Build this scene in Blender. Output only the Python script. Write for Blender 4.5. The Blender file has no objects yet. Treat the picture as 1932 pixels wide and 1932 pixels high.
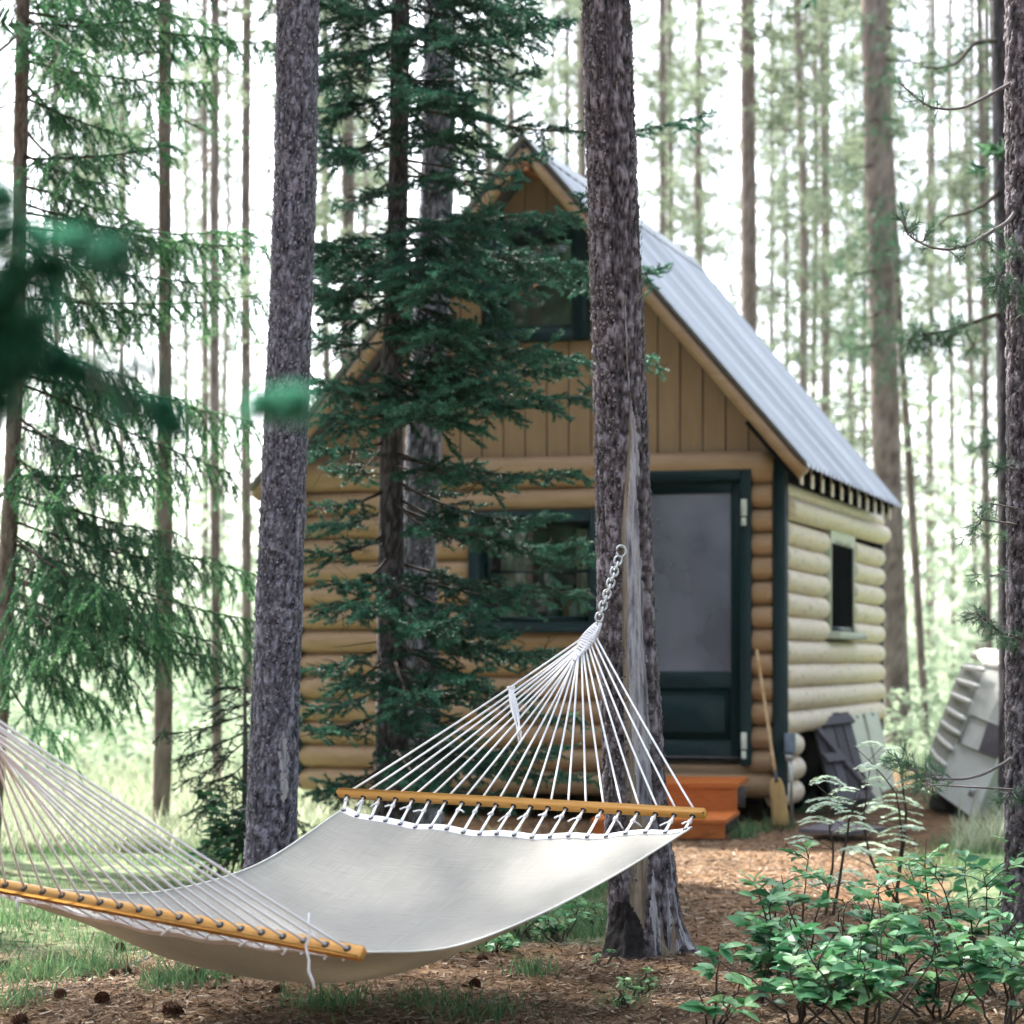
import bpy, math, random
import numpy as np
from mathutils import Vector, Matrix, Quaternion

# ------------------------------------------------------------------ camera, world, sun, exposure
SC = bpy.context.scene
COL = SC.collection
H, F, U0, V0 = 1.27, 4025.0, 1300.0, 1245.0      # eye height, focal length / axis in reference units (1932 wide)

def P(u, v, y):
    """a point seen at (u, v) of the 1932 px layout drawing, y metres in front of the viewer"""
    return np.array([(u - U0) * y / F, y, H - (v - V0) * y / F])

def G(u, y):
    return np.array([(u - U0) * y / F, y, 0.0])

cd = bpy.data.cameras.new("camera")
cam = bpy.data.objects.new("camera", cd)
COL.objects.link(cam)
cam.location = (0, 0, H)
cam.rotation_euler = (math.radians(90), 0, 0)
cd.sensor_width = 36
cd.lens = F / 1932 * 36
cd.shift_x = (966 - U0) / 1932
cd.shift_y = (V0 - 966) / 1932
cd.clip_start = 0.05
cd.clip_end = 2000
cd.dof.use_dof = True
cd.dof.focus_distance = 8.2
cd.dof.aperture_fstop = 3.0
cd.dof.aperture_blades = 0
SC.camera = cam

SUN_EL, SUN_AZ = math.radians(50), math.radians(-45)     # azimuth clockwise from +y (straight ahead)
w = bpy.data.worlds.new("World"); SC.world = w; w.use_nodes = True
nt = w.node_tree
bg = nt.nodes["Background"]
sky = nt.nodes.new("ShaderNodeTexSky"); sky.sky_type = 'NISHITA'; sky.sun_disc = False
sky.sun_elevation = SUN_EL; sky.sun_rotation = SUN_AZ
sky.air_density = 0.8; sky.dust_density = 3.5; sky.ozone_density = 1.6
hs = nt.nodes.new("ShaderNodeHueSaturation"); hs.inputs["Saturation"].default_value = 0.45   # thin milky overcast
nt.links.new(sky.outputs[0], hs.inputs["Color"]); nt.links.new(hs.outputs[0], bg.inputs[0]); bg.inputs[1].default_value = 0.15

sl = bpy.data.lights.new("sun", 'SUN'); so = bpy.data.objects.new("sun", sl); COL.objects.link(so)
sl.energy = 3.6; sl.angle = math.radians(1.5); sl.color = (1.0, 0.95, 0.86)
sd = Vector((math.sin(SUN_AZ) * math.cos(SUN_EL), math.cos(SUN_AZ) * math.cos(SUN_EL), math.sin(SUN_EL)))
so.rotation_euler = sd.to_track_quat('Z', 'Y').to_euler()
so.location = (4, 10, 30)

vs = SC.view_settings
SC.display_settings.display_device = 'sRGB'
vs.view_transform = 'Standard'; vs.look = 'None'; vs.exposure = 2.35; vs.gamma = 1; vs.use_curve_mapping = False
cy = SC.cycles
cy.use_denoising = True
try: cy.denoiser = 'OPENIMAGEDENOISE'
except Exception: pass
cy.max_bounces = 7; cy.diffuse_bounces = 3; cy.glossy_bounces = 3; cy.transmission_bounces = 5
cy.transparent_max_bounces = 8; cy.volume_bounces = 1
cy.use_adaptive_sampling = True; cy.adaptive_threshold = 0.015
cy.sample_clamp_indirect = 4
cy.caustics_reflective = False; cy.caustics_refractive = False

# ------------------------------------------------------------------ helpers
R = np.random.default_rng(7)
ORG = {}

def hsh(ix, iy, iz, seed):
    n = (ix * 374761393 + iy * 668265263 + iz * 2147483647 + seed * 1274126177) & 0xFFFFFFFF
    n = ((n ^ (n >> 13)) * 1274126177) & 0xFFFFFFFF
    n = ((n ^ (n >> 15)) * 2246822519) & 0xFFFFFFFF
    return ((n ^ (n >> 16)) & 0xFFFFFF) / float(0xFFFFFF)

def vn(p, seed=0):
    """value noise 0..1 at (N,3) points"""
    p = np.asarray(p, float)
    i = np.floor(p).astype(np.int64); f = p - i; f = f * f * (3 - 2 * f)
    r = 0
    for dx in (0, 1):
        for dy in (0, 1):
            for dz in (0, 1):
                wgt = (f[:, 0] if dx else 1 - f[:, 0]) * (f[:, 1] if dy else 1 - f[:, 1]) * (f[:, 2] if dz else 1 - f[:, 2])
                r = r + wgt * hsh(i[:, 0] + dx, i[:, 1] + dy, i[:, 2] + dz, seed)
    return r

def fbm(p, oct=4, seed=0):
    a, s, t = 1.0, 0.0, 0.0
    p = np.asarray(p, float)
    for k in range(oct):
        s = s + a * vn(p * (2 ** k), seed + k * 17); t += a; a *= 0.5
    return s / t

def nrm(v):
    v = np.asarray(v, float)
    n = np.linalg.norm(v, axis=-1, keepdims=True)
    return v / np.where(n < 1e-9, 1, n)

class MB:
    """collects pieces given in world coordinates; build() links them as ONE mesh object"""
    def __init__(s):
        s.v = []; s.f = {3: [], 4: []}; s.m = {3: [], 4: []}; s.n = 0; s.t = []
    def add(s, V, Fc, mi=0, tint=0.5):
        V = np.asarray(V, float); Fc = np.asarray(Fc, np.int64)
        k = Fc.shape[1]
        s.v.append(V); s.f[k].append(Fc + s.n); s.m[k].append(np.broadcast_to(np.asarray(mi, np.int32), (len(Fc),)))
        s.t.append(np.broadcast_to(np.asarray(tint, np.float32), (len(V),)))
        s.n += len(V)
        return s
    def box(s, c, size, ax=None, mi=0, tint=0.5, bev=0.0):
        """box at centre c, full sizes, axes ax (3 rows); bev chamfers all edges"""
        ax = np.eye(3) if ax is None else np.asarray(ax, float)
        h = np.asarray(size, float) / 2
        if bev <= 0:
            sg = np.array([[x, y, z] for x in (-1, 1) for y in (-1, 1) for z in (-1, 1)], float)
            V = np.asarray(c) + (sg * h) @ ax
            Q = [[0, 1, 3, 2], [4, 6, 7, 5], [0, 4, 5, 1], [2, 3, 7, 6], [0, 2, 6, 4], [1, 5, 7, 3]]
            return s.add(V, Q, mi, tint)
        b = min(bev, h.min() * 0.9)
        V = []; idx = {}
        for x in (-1, 1):
            for y in (-1, 1):
                for z in (-1, 1):
                    for k in range(3):
                        p = np.array([x, y, z], float) * (h - b)
                        p[k] += b * (x, y, z)[k]
                        idx[(x, y, z, k)] = len(V); V.append(p)
        V = np.asarray(c) + np.array(V) @ ax
        Q = []; T = []
        for k in range(3):
            a, c2 = [q for q in range(3) if q != k]
            for sgn in (-1, 1):
                def key(i, j):
                    t = [0, 0, 0]; t[k] = sgn; t[a] = i; t[c2] = j; return idx[(*t, k)]
                q = [key(-1, -1), key(1, -1), key(1, 1), key(-1, 1)]
                Q.append(q)
        for k in range(3):                       # edge chamfers along axis k
            a, c2 = [q for q in range(3) if q != k]
            for i in (-1, 1):
                for j in (-1, 1):
                    def key(e, kk):
                        t = [0, 0, 0]; t[k] = e; t[a] = i; t[c2] = j; return idx[(*t, kk)]
                    Q.append([key(-1, a), key(1, a), key(1, c2), key(-1, c2)])
        for x in (-1, 1):
            for y in (-1, 1):
                for z in (-1, 1):
                    T.append([idx[(x, y, z, 0)], idx[(x, y, z, 1)], idx[(x, y, z, 2)]])
        n0 = s.n
        s.add(V, Q, mi, tint)
        s.f[3].append(np.array(T) + n0); s.m[3].append(np.full(len(T), mi, np.int32))
        return s
    def bar(s, p0, p1, w, d=None, up=(0, 0, 1), mi=0, bev=0.0, tint=0.5):
        p0 = np.asarray(p0, float); p1 = np.asarray(p1, float)
        x = nrm(p1 - p0); z = np.asarray(up, float); y = nrm(np.cross(z, x)); z = np.cross(x, y)
        return s.box((p0 + p1) / 2, (np.linalg.norm(p1 - p0), w, d if d else w), [x, y, z], mi, tint, bev)
    def tube(s, pts, rad, n=8, mi=0, tint=0.5, cap=True, flat=1.0, up=None):
        pts = np.asarray(pts, float); m = len(pts)
        rad = np.broadcast_to(np.asarray(rad, float), (m,))
        tg = np.gradient(pts, axis=0); tg = nrm(tg)
        ref = np.array([0, 0, 1.0]) if up is None else np.asarray(up, float)
        if up is None and abs(tg[:, 2]).mean() > 0.9: ref = np.array([1.0, 0, 0])
        a = nrm(np.cross(tg, ref)); b = np.cross(a, tg)
        th = np.arange(n) * 2 * math.pi / n
        V = pts[:, None, :] + rad[:, None, None] * (np.cos(th)[None, :, None] * a[:, None, :] + flat * np.sin(th)[None, :, None] * b[:, None, :])
        V = V.reshape(-1, 3)
        i = np.arange(m - 1)[:, None] * n; j = np.arange(n)[None, :]; j2 = (j + 1) % n
        Q = np.stack([i + j, i + j2, i + n + j2, i + n + j], -1).reshape(-1, 4)
        n0 = s.n
        tt = tint if np.ndim(tint) == 0 else np.repeat(tint, n)
        s.add(V, Q, mi, tt)
        if cap and n >= 3:
            s.v.append(pts[[0, -1]]); s.t.append(np.full(2, 0.5, np.float32)); s.n += 2
            c0, c1 = n0 + m * n, n0 + m * n + 1
            jj = np.arange(n); k2 = (jj + 1) % n
            T = np.concatenate([np.stack([np.full(n, c0), n0 + k2, n0 + jj], -1), np.stack([np.full(n, c1), n0 + (m - 1) * n + jj, n0 + (m - 1) * n + k2], -1)])
            s.f[3].append(T); s.m[3].append(np.full(len(T), mi, np.int32))
        return s
    def prism(s, poly, ex, mi=0):
        """extrude a planar polygon (N,3) by vector ex"""
        poly = np.asarray(poly, float); n = len(poly)
        ex = np.asarray(ex, float)
        V = np.concatenate([poly, poly + ex, [poly.mean(0)], [poly.mean(0) + ex]])
        i = np.arange(n); j = (i + 1) % n
        n0 = s.n
        s.add(V, np.stack([i, j, j + n, i + n], -1), mi)
        T = np.concatenate([np.stack([np.full(n, 2 * n), j, i], -1), np.stack([np.full(n, 2 * n + 1), i + n, j + n], -1)])
        s.f[3].append(T + n0); s.m[3].append(np.full(len(T), mi, np.int32))
        return s
    def grid(s, Pt, mi=0, tint=0.5, closed=False):
        """Pt (A,B,3) point lattice -> quads"""
        A, B = Pt.shape[:2]
        i = np.arange(A - 1)[:, None]; j = np.arange(B if closed else B - 1)[None, :]; j2 = (j + 1) % B
        Q = np.stack([i * B + j, i * B + j2, (i + 1) * B + j2, (i + 1) * B + j], -1).reshape(-1, 4)
        return s.add(Pt.reshape(-1, 3), Q, mi, tint if np.ndim(tint) == 0 else np.asarray(tint).reshape(-1))
    def build(s, name, mats, parent=None, smooth=True, org=None):
        V = np.concatenate(s.v)
        o_ = ORG.get(parent.name, np.zeros(3)) if parent is not None else (np.zeros(3) if org is None else np.asarray(org, float))
        V = V - o_
        F3 = np.concatenate(s.f[3]) if s.f[3] else np.zeros((0, 3), np.int64)
        F4 = np.concatenate(s.f[4]) if s.f[4] else np.zeros((0, 4), np.int64)
        M3 = np.concatenate(s.m[3]) if s.m[3] else np.zeros(0, np.int32)
        M4 = np.concatenate(s.m[4]) if s.m[4] else np.zeros(0, np.int32)
        me = bpy.data.meshes.new(name)
        nf = len(F3) + len(F4)
        me.vertices.add(len(V)); me.vertices.foreach_set("co", V.astype(np.float32).ravel())
        me.loops.add(F3.size + F4.size)
        me.loops.foreach_set("vertex_index", np.concatenate([F3.ravel(), F4.ravel()]).astype(np.int32))
        me.polygons.add(nf)
        me.polygons.foreach_set("loop_start", np.concatenate([np.arange(len(F3)) * 3, F3.size + np.arange(len(F4)) * 4]).astype(np.int32))
        me.polygons.foreach_set("material_index", np.concatenate([M3, M4]).astype(np.int32))
        me.polygons.foreach_set("use_smooth", np.full(nf, smooth))
        at = me.attributes.new("tint", 'FLOAT', 'POINT'); at.data.foreach_set("value", np.concatenate(s.t).astype(np.float32))
        me.update(calc_edges=True)
        for m_ in (mats if isinstance(mats, (list, tuple)) else [mats]): me.materials.append(m_)
        o = bpy.data.objects.new(name, me); COL.objects.link(o)
        if parent is not None: o.parent = parent
        else: o.location = o_
        ORG[o.name] = o_
        return o

def tag(o, label=None, cat=None, group=None, kind=None):
    if label: o["label"] = label
    if cat: o["category"] = cat
    if group: o["group"] = group
    if kind: o["kind"] = kind
    return o

def thing(name, loc, label, cat, group=None):
    o = bpy.data.objects.new(name, None); COL.objects.link(o)
    o.empty_display_size = 0.2
    o.location = tuple(float(q) for q in loc); ORG[o.name] = np.asarray(loc, float)
    return tag(o, label, cat, group)

def copy_tree(o, loc, rz=0.0, sc=1.0, label=None, group=None):
    c = o.copy(); COL.objects.link(c); c.location = tuple(float(q) for q in loc); c.rotation_euler = (0, 0, rz); c.scale = (sc, sc, sc)
    if label: c["label"] = label
    if group: c["group"] = group
    for ch in list(o.children):
        d = ch.copy(); COL.objects.link(d); d.parent = c
    return c

# ------------------------------------------------------------------ materials
def material(name, cols, scale=6.0, rough=0.7, bump=0.0, bscale=30.0, stretch=(1, 1, 1), spec=0.3, metal=0.0,
             transl=0.0, tcol=None, attr=False, detail=6.0, pos=None, bump_dist=0.01, dirt=None, coat=0.0):
    """cols: list of colours spread over a noise ramp (or over the 'tint' attribute when attr)"""
    m = bpy.data.materials.new(name); m.use_nodes = True
    n = m.node_tree.nodes; l = m.node_tree.links
    b = n["Principled BSDF"]; out = n["Material Output"]
    tc = n.new("ShaderNodeTexCoord"); mp = n.new("ShaderNodeMapping"); mp.inputs["Scale"].default_value = stretch
    l.new(tc.outputs["Object"], mp.inputs[0])
    nz = n.new("ShaderNodeTexNoise"); nz.inputs["Scale"].default_value = scale; nz.inputs["Detail"].default_value = detail
    nz.inputs["Roughness"].default_value = 0.62
    l.new(mp.outputs[0], nz.inputs["Vector"])
    rp = n.new("ShaderNodeValToRGB")
    k = len(cols)
    while len(rp.color_ramp.elements) < k: rp.color_ramp.elements.new(0.5)
    for i, c in enumerate(cols):
        e = rp.color_ramp.elements[i]
        e.position = pos[i] if pos else (0.3 + 0.4 * i / max(1, k - 1) if not attr else i / max(1, k - 1))
        e.color = (*c, 1)
    if attr:
        an = n.new("ShaderNodeAttribute"); an.attribute_name = "tint"
        ad = n.new("ShaderNodeMath"); ad.operation = 'MULTIPLY_ADD'; ad.inputs[1].default_value = 0.5; 
        l.new(nz.outputs[0], ad.inputs[0]); 
        sb = n.new("ShaderNodeMath"); sb.operation = 'SUBTRACT'; sb.inputs[1].default_value = 0.25
        l.new(an.outputs["Fac"], sb.inputs[0]); l.new(sb.outputs[0], ad.inputs[2])
        l.new(ad.outputs[0], rp.inputs[0])
    else:
        l.new(nz.outputs[0], rp.inputs[0])
    col = rp.outputs[0]
    if dirt:
        nz3 = n.new("ShaderNodeTexNoise"); nz3.inputs["Scale"].default_value = dirt[1]; nz3.inputs["Detail"].default_value = 8
        nz3.inputs["Roughness"].default_value = 0.7
        mp3 = n.new("ShaderNodeMapping"); mp3.inputs["Scale"].default_value = dirt[3] if len(dirt) > 3 else (1, 1, 1)
        l.new(tc.outputs["Object"], mp3.inputs[0]); l.new(mp3.outputs[0], nz3.inputs["Vector"])
        r3 = n.new("ShaderNodeValToRGB"); r3.color_ramp.elements[0].position = dirt[2]; r3.color_ramp.elements[1].position = min(1, dirt[2] + 0.14)
        l.new(nz3.outputs[0], r3.inputs[0])
        mx = n.new("ShaderNodeMix"); mx.data_type = 'RGBA'
        l.new(r3.outputs[0], mx.inputs[0]); l.new(col, mx.inputs[6]); mx.inputs[7].default_value = (*dirt[0], 1)
        col = mx.outputs[2]
    l.new(col, b.inputs["Base Color"])
    b.inputs["Roughness"].default_value = rough
    b.inputs["Specular IOR Level"].default_value = spec
    b.inputs["Metallic"].default_value = metal
    if bump > 0:
        nb = n.new("ShaderNodeTexNoise"); nb.inputs["Scale"].default_value = bscale; nb.inputs["Detail"].default_value = 6
        l.new(mp.outputs[0], nb.inputs["Vector"])
        bm = n.new("ShaderNodeBump"); bm.inputs["Strength"].default_value = bump; bm.inputs["Distance"].default_value = bump_dist
        l.new(nb.outputs[0], bm.inputs["Height"]); l.new(bm.outputs[0], b.inputs["Normal"])
    if transl > 0:
        tr = n.new("ShaderNodeBsdfTranslucent"); ms = n.new("ShaderNodeMixShader"); ms.inputs[0].default_value = transl
        if tcol:
            mm = n.new("ShaderNodeMix"); mm.data_type = 'RGBA'; mm.blend_type = 'MULTIPLY'; mm.inputs[0].default_value = 1
            l.new(col, mm.inputs[6]); mm.inputs[7].default_value = (*tcol, 1); l.new(mm.outputs[2], tr.inputs[0])
        else: l.new(col, tr.inputs[0])
        l.new(b.outputs[0], ms.inputs[1]); l.new(tr.outputs[0], ms.inputs[2]); l.new(ms.outputs[0], out.inputs[0])
    return m

M = {}
M['tan'] = material("tan_log_stain", [(0.285, 0.175, 0.095), (0.37, 0.24, 0.145)], 3, 0.5, 0.25, 30, (1, 1, 8), 0.35, dirt=((0.17, 0.10, 0.055), 5, 0.60, (1, 1, 3)))
M['tanboard'] = material("tan_board_stain", [(0.235, 0.15, 0.083), (0.29, 0.192, 0.112)], 3, 0.6, 0.25, 30, (6, 6, 1), 0.25, dirt=((0.2, 0.11, 0.05), 3, 0.66))
M['pale'] = material("weathered_pale_log", [(0.62, 0.49, 0.33), (0.66, 0.56, 0.44), (0.56, 0.49, 0.41)], 2.5, 0.6, 0.4, 24, (1.5, 1.5, 9), 0.3,
                     dirt=((0.20, 0.16, 0.12), 7, 0.55, (1, 1, 4)))
M['green'] = material("dark_green_paint", [(0.0015, 0.014, 0.016), (0.002, 0.021, 0.021)], 4, 0.45, 0.12, 40, spec=0.25)
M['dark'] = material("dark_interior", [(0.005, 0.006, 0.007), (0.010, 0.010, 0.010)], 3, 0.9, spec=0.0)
M['metal'] = material("weathered_roof_metal", [(0.20, 0.22, 0.245), (0.33, 0.36, 0.395), (0.48, 0.51, 0.545)], 1.6, 0.42, 0.15, 30, (1, 1, 1), 0.5, 0.45, attr=True, dirt=((0.22, 0.23, 0.25), 3.5, 0.62))
M['orange'] = material("orange_stained_plank", [(0.40, 0.10, 0.018), (0.50, 0.15, 0.035), (0.30, 0.068, 0.014)], 5, 0.5, 0.2, 30, (1, 6, 8), 0.3, dirt=((0.16, 0.045, 0.015), 5, 0.62))
M['log_end'] = material("old_log_grey", [(0.045, 0.035, 0.032), (0.12, 0.10, 0.10)], 12, 0.85, 0.5, 30)
M['fabric'] = material("woven_sling_fabric", [(0.73, 0.72, 0.675), (0.79, 0.78, 0.735)], 2.2, 0.75, 0.0, spec=0.15, transl=0.04, tcol=(0.9, 0.74, 0.5))
M['hem'] = material("white_webbing", [(0.74, 0.74, 0.78), (0.80, 0.80, 0.83)], 20, 0.8, 0.3, 300)
M['rope'] = material("white_cotton_rope", [(0.78, 0.78, 0.82), (0.86, 0.86, 0.88)], 40, 0.85, 0.6, 260, (1, 1, 1), 0.15, bump_dist=0.004)
M['barwood'] = material("varnished_oak", [(0.58, 0.27, 0.05), (0.70, 0.37, 0.10)], 9, 0.35, 0.1, 60, (1, 1, 12), 0.4)
M['galv'] = material("galvanised_steel", [(0.42, 0.45, 0.48), (0.6, 0.62, 0.64)], 60, 0.35, 0.2, 200, metal=0.75)
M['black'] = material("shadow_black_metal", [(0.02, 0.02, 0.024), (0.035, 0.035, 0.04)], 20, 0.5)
M['bark'] = None
def bark_mat(name, dark, mid, light, fleck, vs_=60, flat=False):
    m = material(name, [dark, mid, light], 34, 0.82, 1.0, 95, (1, 1, 0.6), 0.25, attr=not flat, bump_dist=0.025, dirt=(fleck, 42, 0.64, (1, 1, 0.6)))
    return m
M['bark_main'] = bark_mat("purple_grey_pine_bark", (0.010, 0.008, 0.010), (0.125, 0.108, 0.122), (0.35, 0.32, 0.37), (0.44, 0.38, 0.34))
M['bark_left'] = bark_mat("lavender_pine_bark", (0.014, 0.014, 0.022), (0.16, 0.157, 0.20), (0.38, 0.375, 0.47), (0.50, 0.44, 0.40))
M['bark_spruce'] = bark_mat("grey_spruce_bark", (0.02, 0.018, 0.02), (0.095, 0.085, 0.092), (0.20, 0.185, 0.205), (0.26, 0.22, 0.20))
M['bark_far'] = bark_mat("brown_lodgepole_bark", (0.11, 0.08, 0.07), (0.22, 0.17, 0.15), (0.31, 0.25, 0.23), (0.34, 0.22, 0.16))  # base lightened so distance haze is part of the bark colour
M['bark_dark'] = bark_mat("charcoal_pine_bark", (0.02, 0.018, 0.022), (0.06, 0.052, 0.062), (0.11, 0.10, 0.115), (0.15, 0.12, 0.11))
M['deadwood'] = material("bare_grey_deadwood", [(0.035, 0.032, 0.045), (0.22, 0.22, 0.25), (0.46, 0.46, 0.50), (0.22, 0.21, 0.22)], 11, 0.75, 0.9, 22, (3.5, 3.5, 0.35), 0.25, bump_dist=0.02,
                         dirt=((0.05, 0.045, 0.06), 9, 0.60, (2.2, 2.2, 0.5)))
M['palewood'] = material("bare_tan_deadwood", [(0.10, 0.075, 0.055), (0.26, 0.21, 0.16), (0.38, 0.32, 0.26)], 9, 0.75, 0.9, 20, (3.5, 3.5, 0.3), 0.25, bump_dist=0.02)
M['char'] = material("charred_bark", [(0.006, 0.005, 0.006), (0.02, 0.016, 0.018)], 20, 0.8, 0.9, 50)
M['twig'] = material("dark_twig", [(0.03, 0.022, 0.018), (0.07, 0.05, 0.04)], 20, 0.85)
M['twig_grey'] = material("grey_twig", [(0.12, 0.11, 0.12), (0.22, 0.20, 0.20)], 20, 0.8)
M['twig_red'] = material("reddish_twig", [(0.10, 0.035, 0.04), (0.14, 0.07, 0.06)], 20, 0.8)
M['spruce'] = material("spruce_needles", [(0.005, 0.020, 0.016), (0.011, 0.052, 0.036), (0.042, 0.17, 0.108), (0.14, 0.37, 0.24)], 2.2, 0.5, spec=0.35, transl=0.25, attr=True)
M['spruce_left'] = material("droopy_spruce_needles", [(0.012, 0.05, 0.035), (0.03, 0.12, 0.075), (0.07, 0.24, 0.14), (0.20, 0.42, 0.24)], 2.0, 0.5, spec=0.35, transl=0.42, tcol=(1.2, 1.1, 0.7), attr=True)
M['pine'] = material("pine_needles", [(0.025, 0.075, 0.04), (0.06, 0.15, 0.08), (0.12, 0.25, 0.13)], 1.5, 0.5, spec=0.35, transl=0.35, attr=True)
M['near_green'] = material("near_pine_needles", [(0.012, 0.085, 0.055), (0.045, 0.21, 0.13), (0.11, 0.38, 0.25)], 3, 0.5, spec=0.3, transl=0.4, attr=True)
M['farpine'] = material("distant_pine_needles", [(0.11, 0.15, 0.095), (0.20, 0.25, 0.165), (0.32, 0.38, 0.27)], 1.0, 0.6, spec=0.2, transl=0.5, attr=True)  # needle colour lightened to paint in the haze of distance
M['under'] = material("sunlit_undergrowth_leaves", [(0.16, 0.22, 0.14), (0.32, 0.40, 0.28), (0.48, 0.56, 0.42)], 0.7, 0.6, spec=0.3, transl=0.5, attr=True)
M['grass'] = material("grass_blades", [(0.035, 0.10, 0.042), (0.085, 0.19, 0.08), (0.22, 0.32, 0.15)], 1.2, 0.5, spec=0.3, transl=0.4, attr=True)
M['meadow'] = material("pale_meadow_grass", [(0.16, 0.22, 0.12), (0.34, 0.40, 0.26), (0.50, 0.52, 0.40)], 0.5, 0.5, spec=0.3, transl=0.4, attr=True)
M['leaf'] = material("shrub_leaves", [(0.014, 0.085, 0.038), (0.05, 0.20, 0.085), (0.12, 0.34, 0.15), (0.28, 0.52, 0.24)], 5, 0.42, spec=0.45, transl=0.3, attr=True)
M['leaf_lit'] = material("sunlit_green_leaflets", [(0.18, 0.38, 0.20), (0.38, 0.54, 0.37), (0.60, 0.70, 0.58)], 5, 0.30, spec=0.7, transl=0.3, attr=True)  # light green leaflets with a sun patch painted into their colour
M['cone'] = material("pine_cone_scales", [(0.055, 0.022, 0.014), (0.16, 0.065, 0.035)], 40, 0.7)
M['litter'] = material("needle_and_bark_litter", [(0.035, 0.025, 0.018), (0.13, 0.075, 0.043), (0.26, 0.165, 0.095), (0.43, 0.36, 0.28)], 30, 0.8, attr=True)
M['straw'] = material("broom_straw", [(0.42, 0.26, 0.10), (0.58, 0.40, 0.18)], 8, 0.8, 0.8, 60, (6, 6, 0.4), bump_dist=0.01)
M['handle'] = material("worn_broom_handle", [(0.45, 0.24, 0.09), (0.62, 0.50, 0.34)], 6, 0.5, 0.1, 30)
M['greywood'] = material("weathered_grey_planks", [(0.035, 0.03, 0.035), (0.10, 0.09, 0.105), (0.20, 0.185, 0.21)], 5, 0.8, 0.6, 30, (4, 4, 0.5), attr=True)
M['plankdark'] = material("near_black_planks", [(0.012, 0.011, 0.013), (0.045, 0.042, 0.05), (0.11, 0.10, 0.12)], 5, 0.8, 0.6, 30, (4, 4, 0.5), attr=True)
M['sage'] = material("pale_sage_painted_boards", [(0.42, 0.45, 0.34), (0.50, 0.52, 0.41)], 4, 0.6, 0.2, 30, dirt=((0.2, 0.2, 0.15), 4, 0.66))
M['hull'] = material("pale_aluminium_hull", [(0.52, 0.54, 0.53), (0.62, 0.64, 0.62)], 2.4, 0.45, 0.1, 20, spec=0.5, dirt=((0.30, 0.29, 0.26), 3, 0.6))
M['hullside'] = material("greyed_hull_side", [(0.30, 0.31, 0.29), (0.40, 0.41, 0.38)], 12, 0.5, 0.2, 20, dirt=((0.2, 0.18, 0.14), 8, 0.6))
M['white'] = material("white_gelcoat", [(0.72, 0.73, 0.70), (0.80, 0.80, 0.78)], 6, 0.35, spec=0.5)
M['box_grey'] = material("grey_electrical_enclosure", [(0.13, 0.16, 0.21), (0.17, 0.20, 0.25)], 10, 0.5, metal=0.2)
M['curtain'] = material("striped_linen_curtain", [(0.42, 0.41, 0.30), (0.62, 0.60, 0.48)], 3, 0.9, 0.1, 40, (14, 14, 0.4))
M['hinge'] = material("worn_white_hinge", [(0.55, 0.58, 0.48), (0.66, 0.68, 0.60)], 20, 0.5)
M['rust'] = material("brown_beam_end", [(0.32, 0.12, 0.05), (0.42, 0.17, 0.07)], 10, 0.7)

def glass(name, tint, gl=0.10, rough=0.02, refl_film=None):
    m = bpy.data.materials.new(name); m.use_nodes = True
    n = m.node_tree.nodes; l = m.node_tree.links; n.remove(n["Principled BSDF"])
    t = n.new("ShaderNodeBsdfTransparent"); t.inputs[0].default_value = (*tint, 1)
    g = n.new("ShaderNodeBsdfGlossy"); g.inputs["Roughness"].default_value = rough
    fr = n.new("ShaderNodeFresnel"); fr.inputs[0].default_value = 1.5
    mt = n.new("ShaderNodeMath"); mt.operation = 'ADD'; mt.inputs[1].default_value = gl; l.new(fr.outputs[0], mt.inputs[0])
    x = n.new("ShaderNodeMixShader"); l.new(mt.outputs[0], x.inputs[0])
    base = t.outputs[0]
    if refl_film:
        d = n.new("ShaderNodeBsdfDiffuse"); d.inputs[0].default_value = (*refl_film[0], 1)
        nz = n.new("ShaderNodeTexNoise"); nz.inputs["Scale"].default_value = 1.6; nz.inputs["Detail"].default_value = 3
        tc = n.new("ShaderNodeTexCoord"); l.new(tc.outputs["Object"], nz.inputs["Vector"])
        rr = n.new("ShaderNodeMapRange"); rr.inputs[1].default_value = 0.3; rr.inputs[2].default_value = 0.7
        rr.inputs[3].default_value = refl_film[1] - 0.3; rr.inputs[4].default_value = min(1, refl_film[1] + 0.15); l.new(nz.outputs[0], rr.inputs[0])
        y = n.new("ShaderNodeMixShader"); l.new(rr.outputs[0], y.inputs[0])
        l.new(t.outputs[0], y.inputs[1]); l.new(d.outputs[0], y.inputs[2]); base = y.outputs[0]
    l.new(base, x.inputs[1]); l.new(g.outputs[0], x.inputs[2]); l.new(x.outputs[0], n["Material Output"].inputs[0])
    return m
M['glass'] = glass("window_glass", (0.8, 0.85, 0.85), 0.02)
M['doorglass'] = glass("reflection_painted_door_glass", (0.5, 0.5, 0.55), 0.03, 0.12, refl_film=((0.22, 0.235, 0.33), 0.62))  # blue-grey cloudiness is a reflection painted into the pane colour
# ------------------------------------------------------------------ ground
def ground_z(x, y):
    x = np.asarray(x, float); y = np.asarray(y, float)
    p = np.stack([x, y, np.zeros_like(x)], -1).reshape(-1, 3)
    n = fbm(p * 0.5, 3, 5).reshape(x.shape) - 0.5
    n2 = fbm(p * 3.0, 3, 9).reshape(x.shape) - 0.5
    far = np.clip((y - 26) / 40, 0, 1)
    return n * 0.06 + n2 * 0.03 + far * (n * 0.9)

def sstep(a, b, x):
    t = np.clip((x - a) / (b - a), 0, 1); return t * t * (3 - 2 * t)

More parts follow.
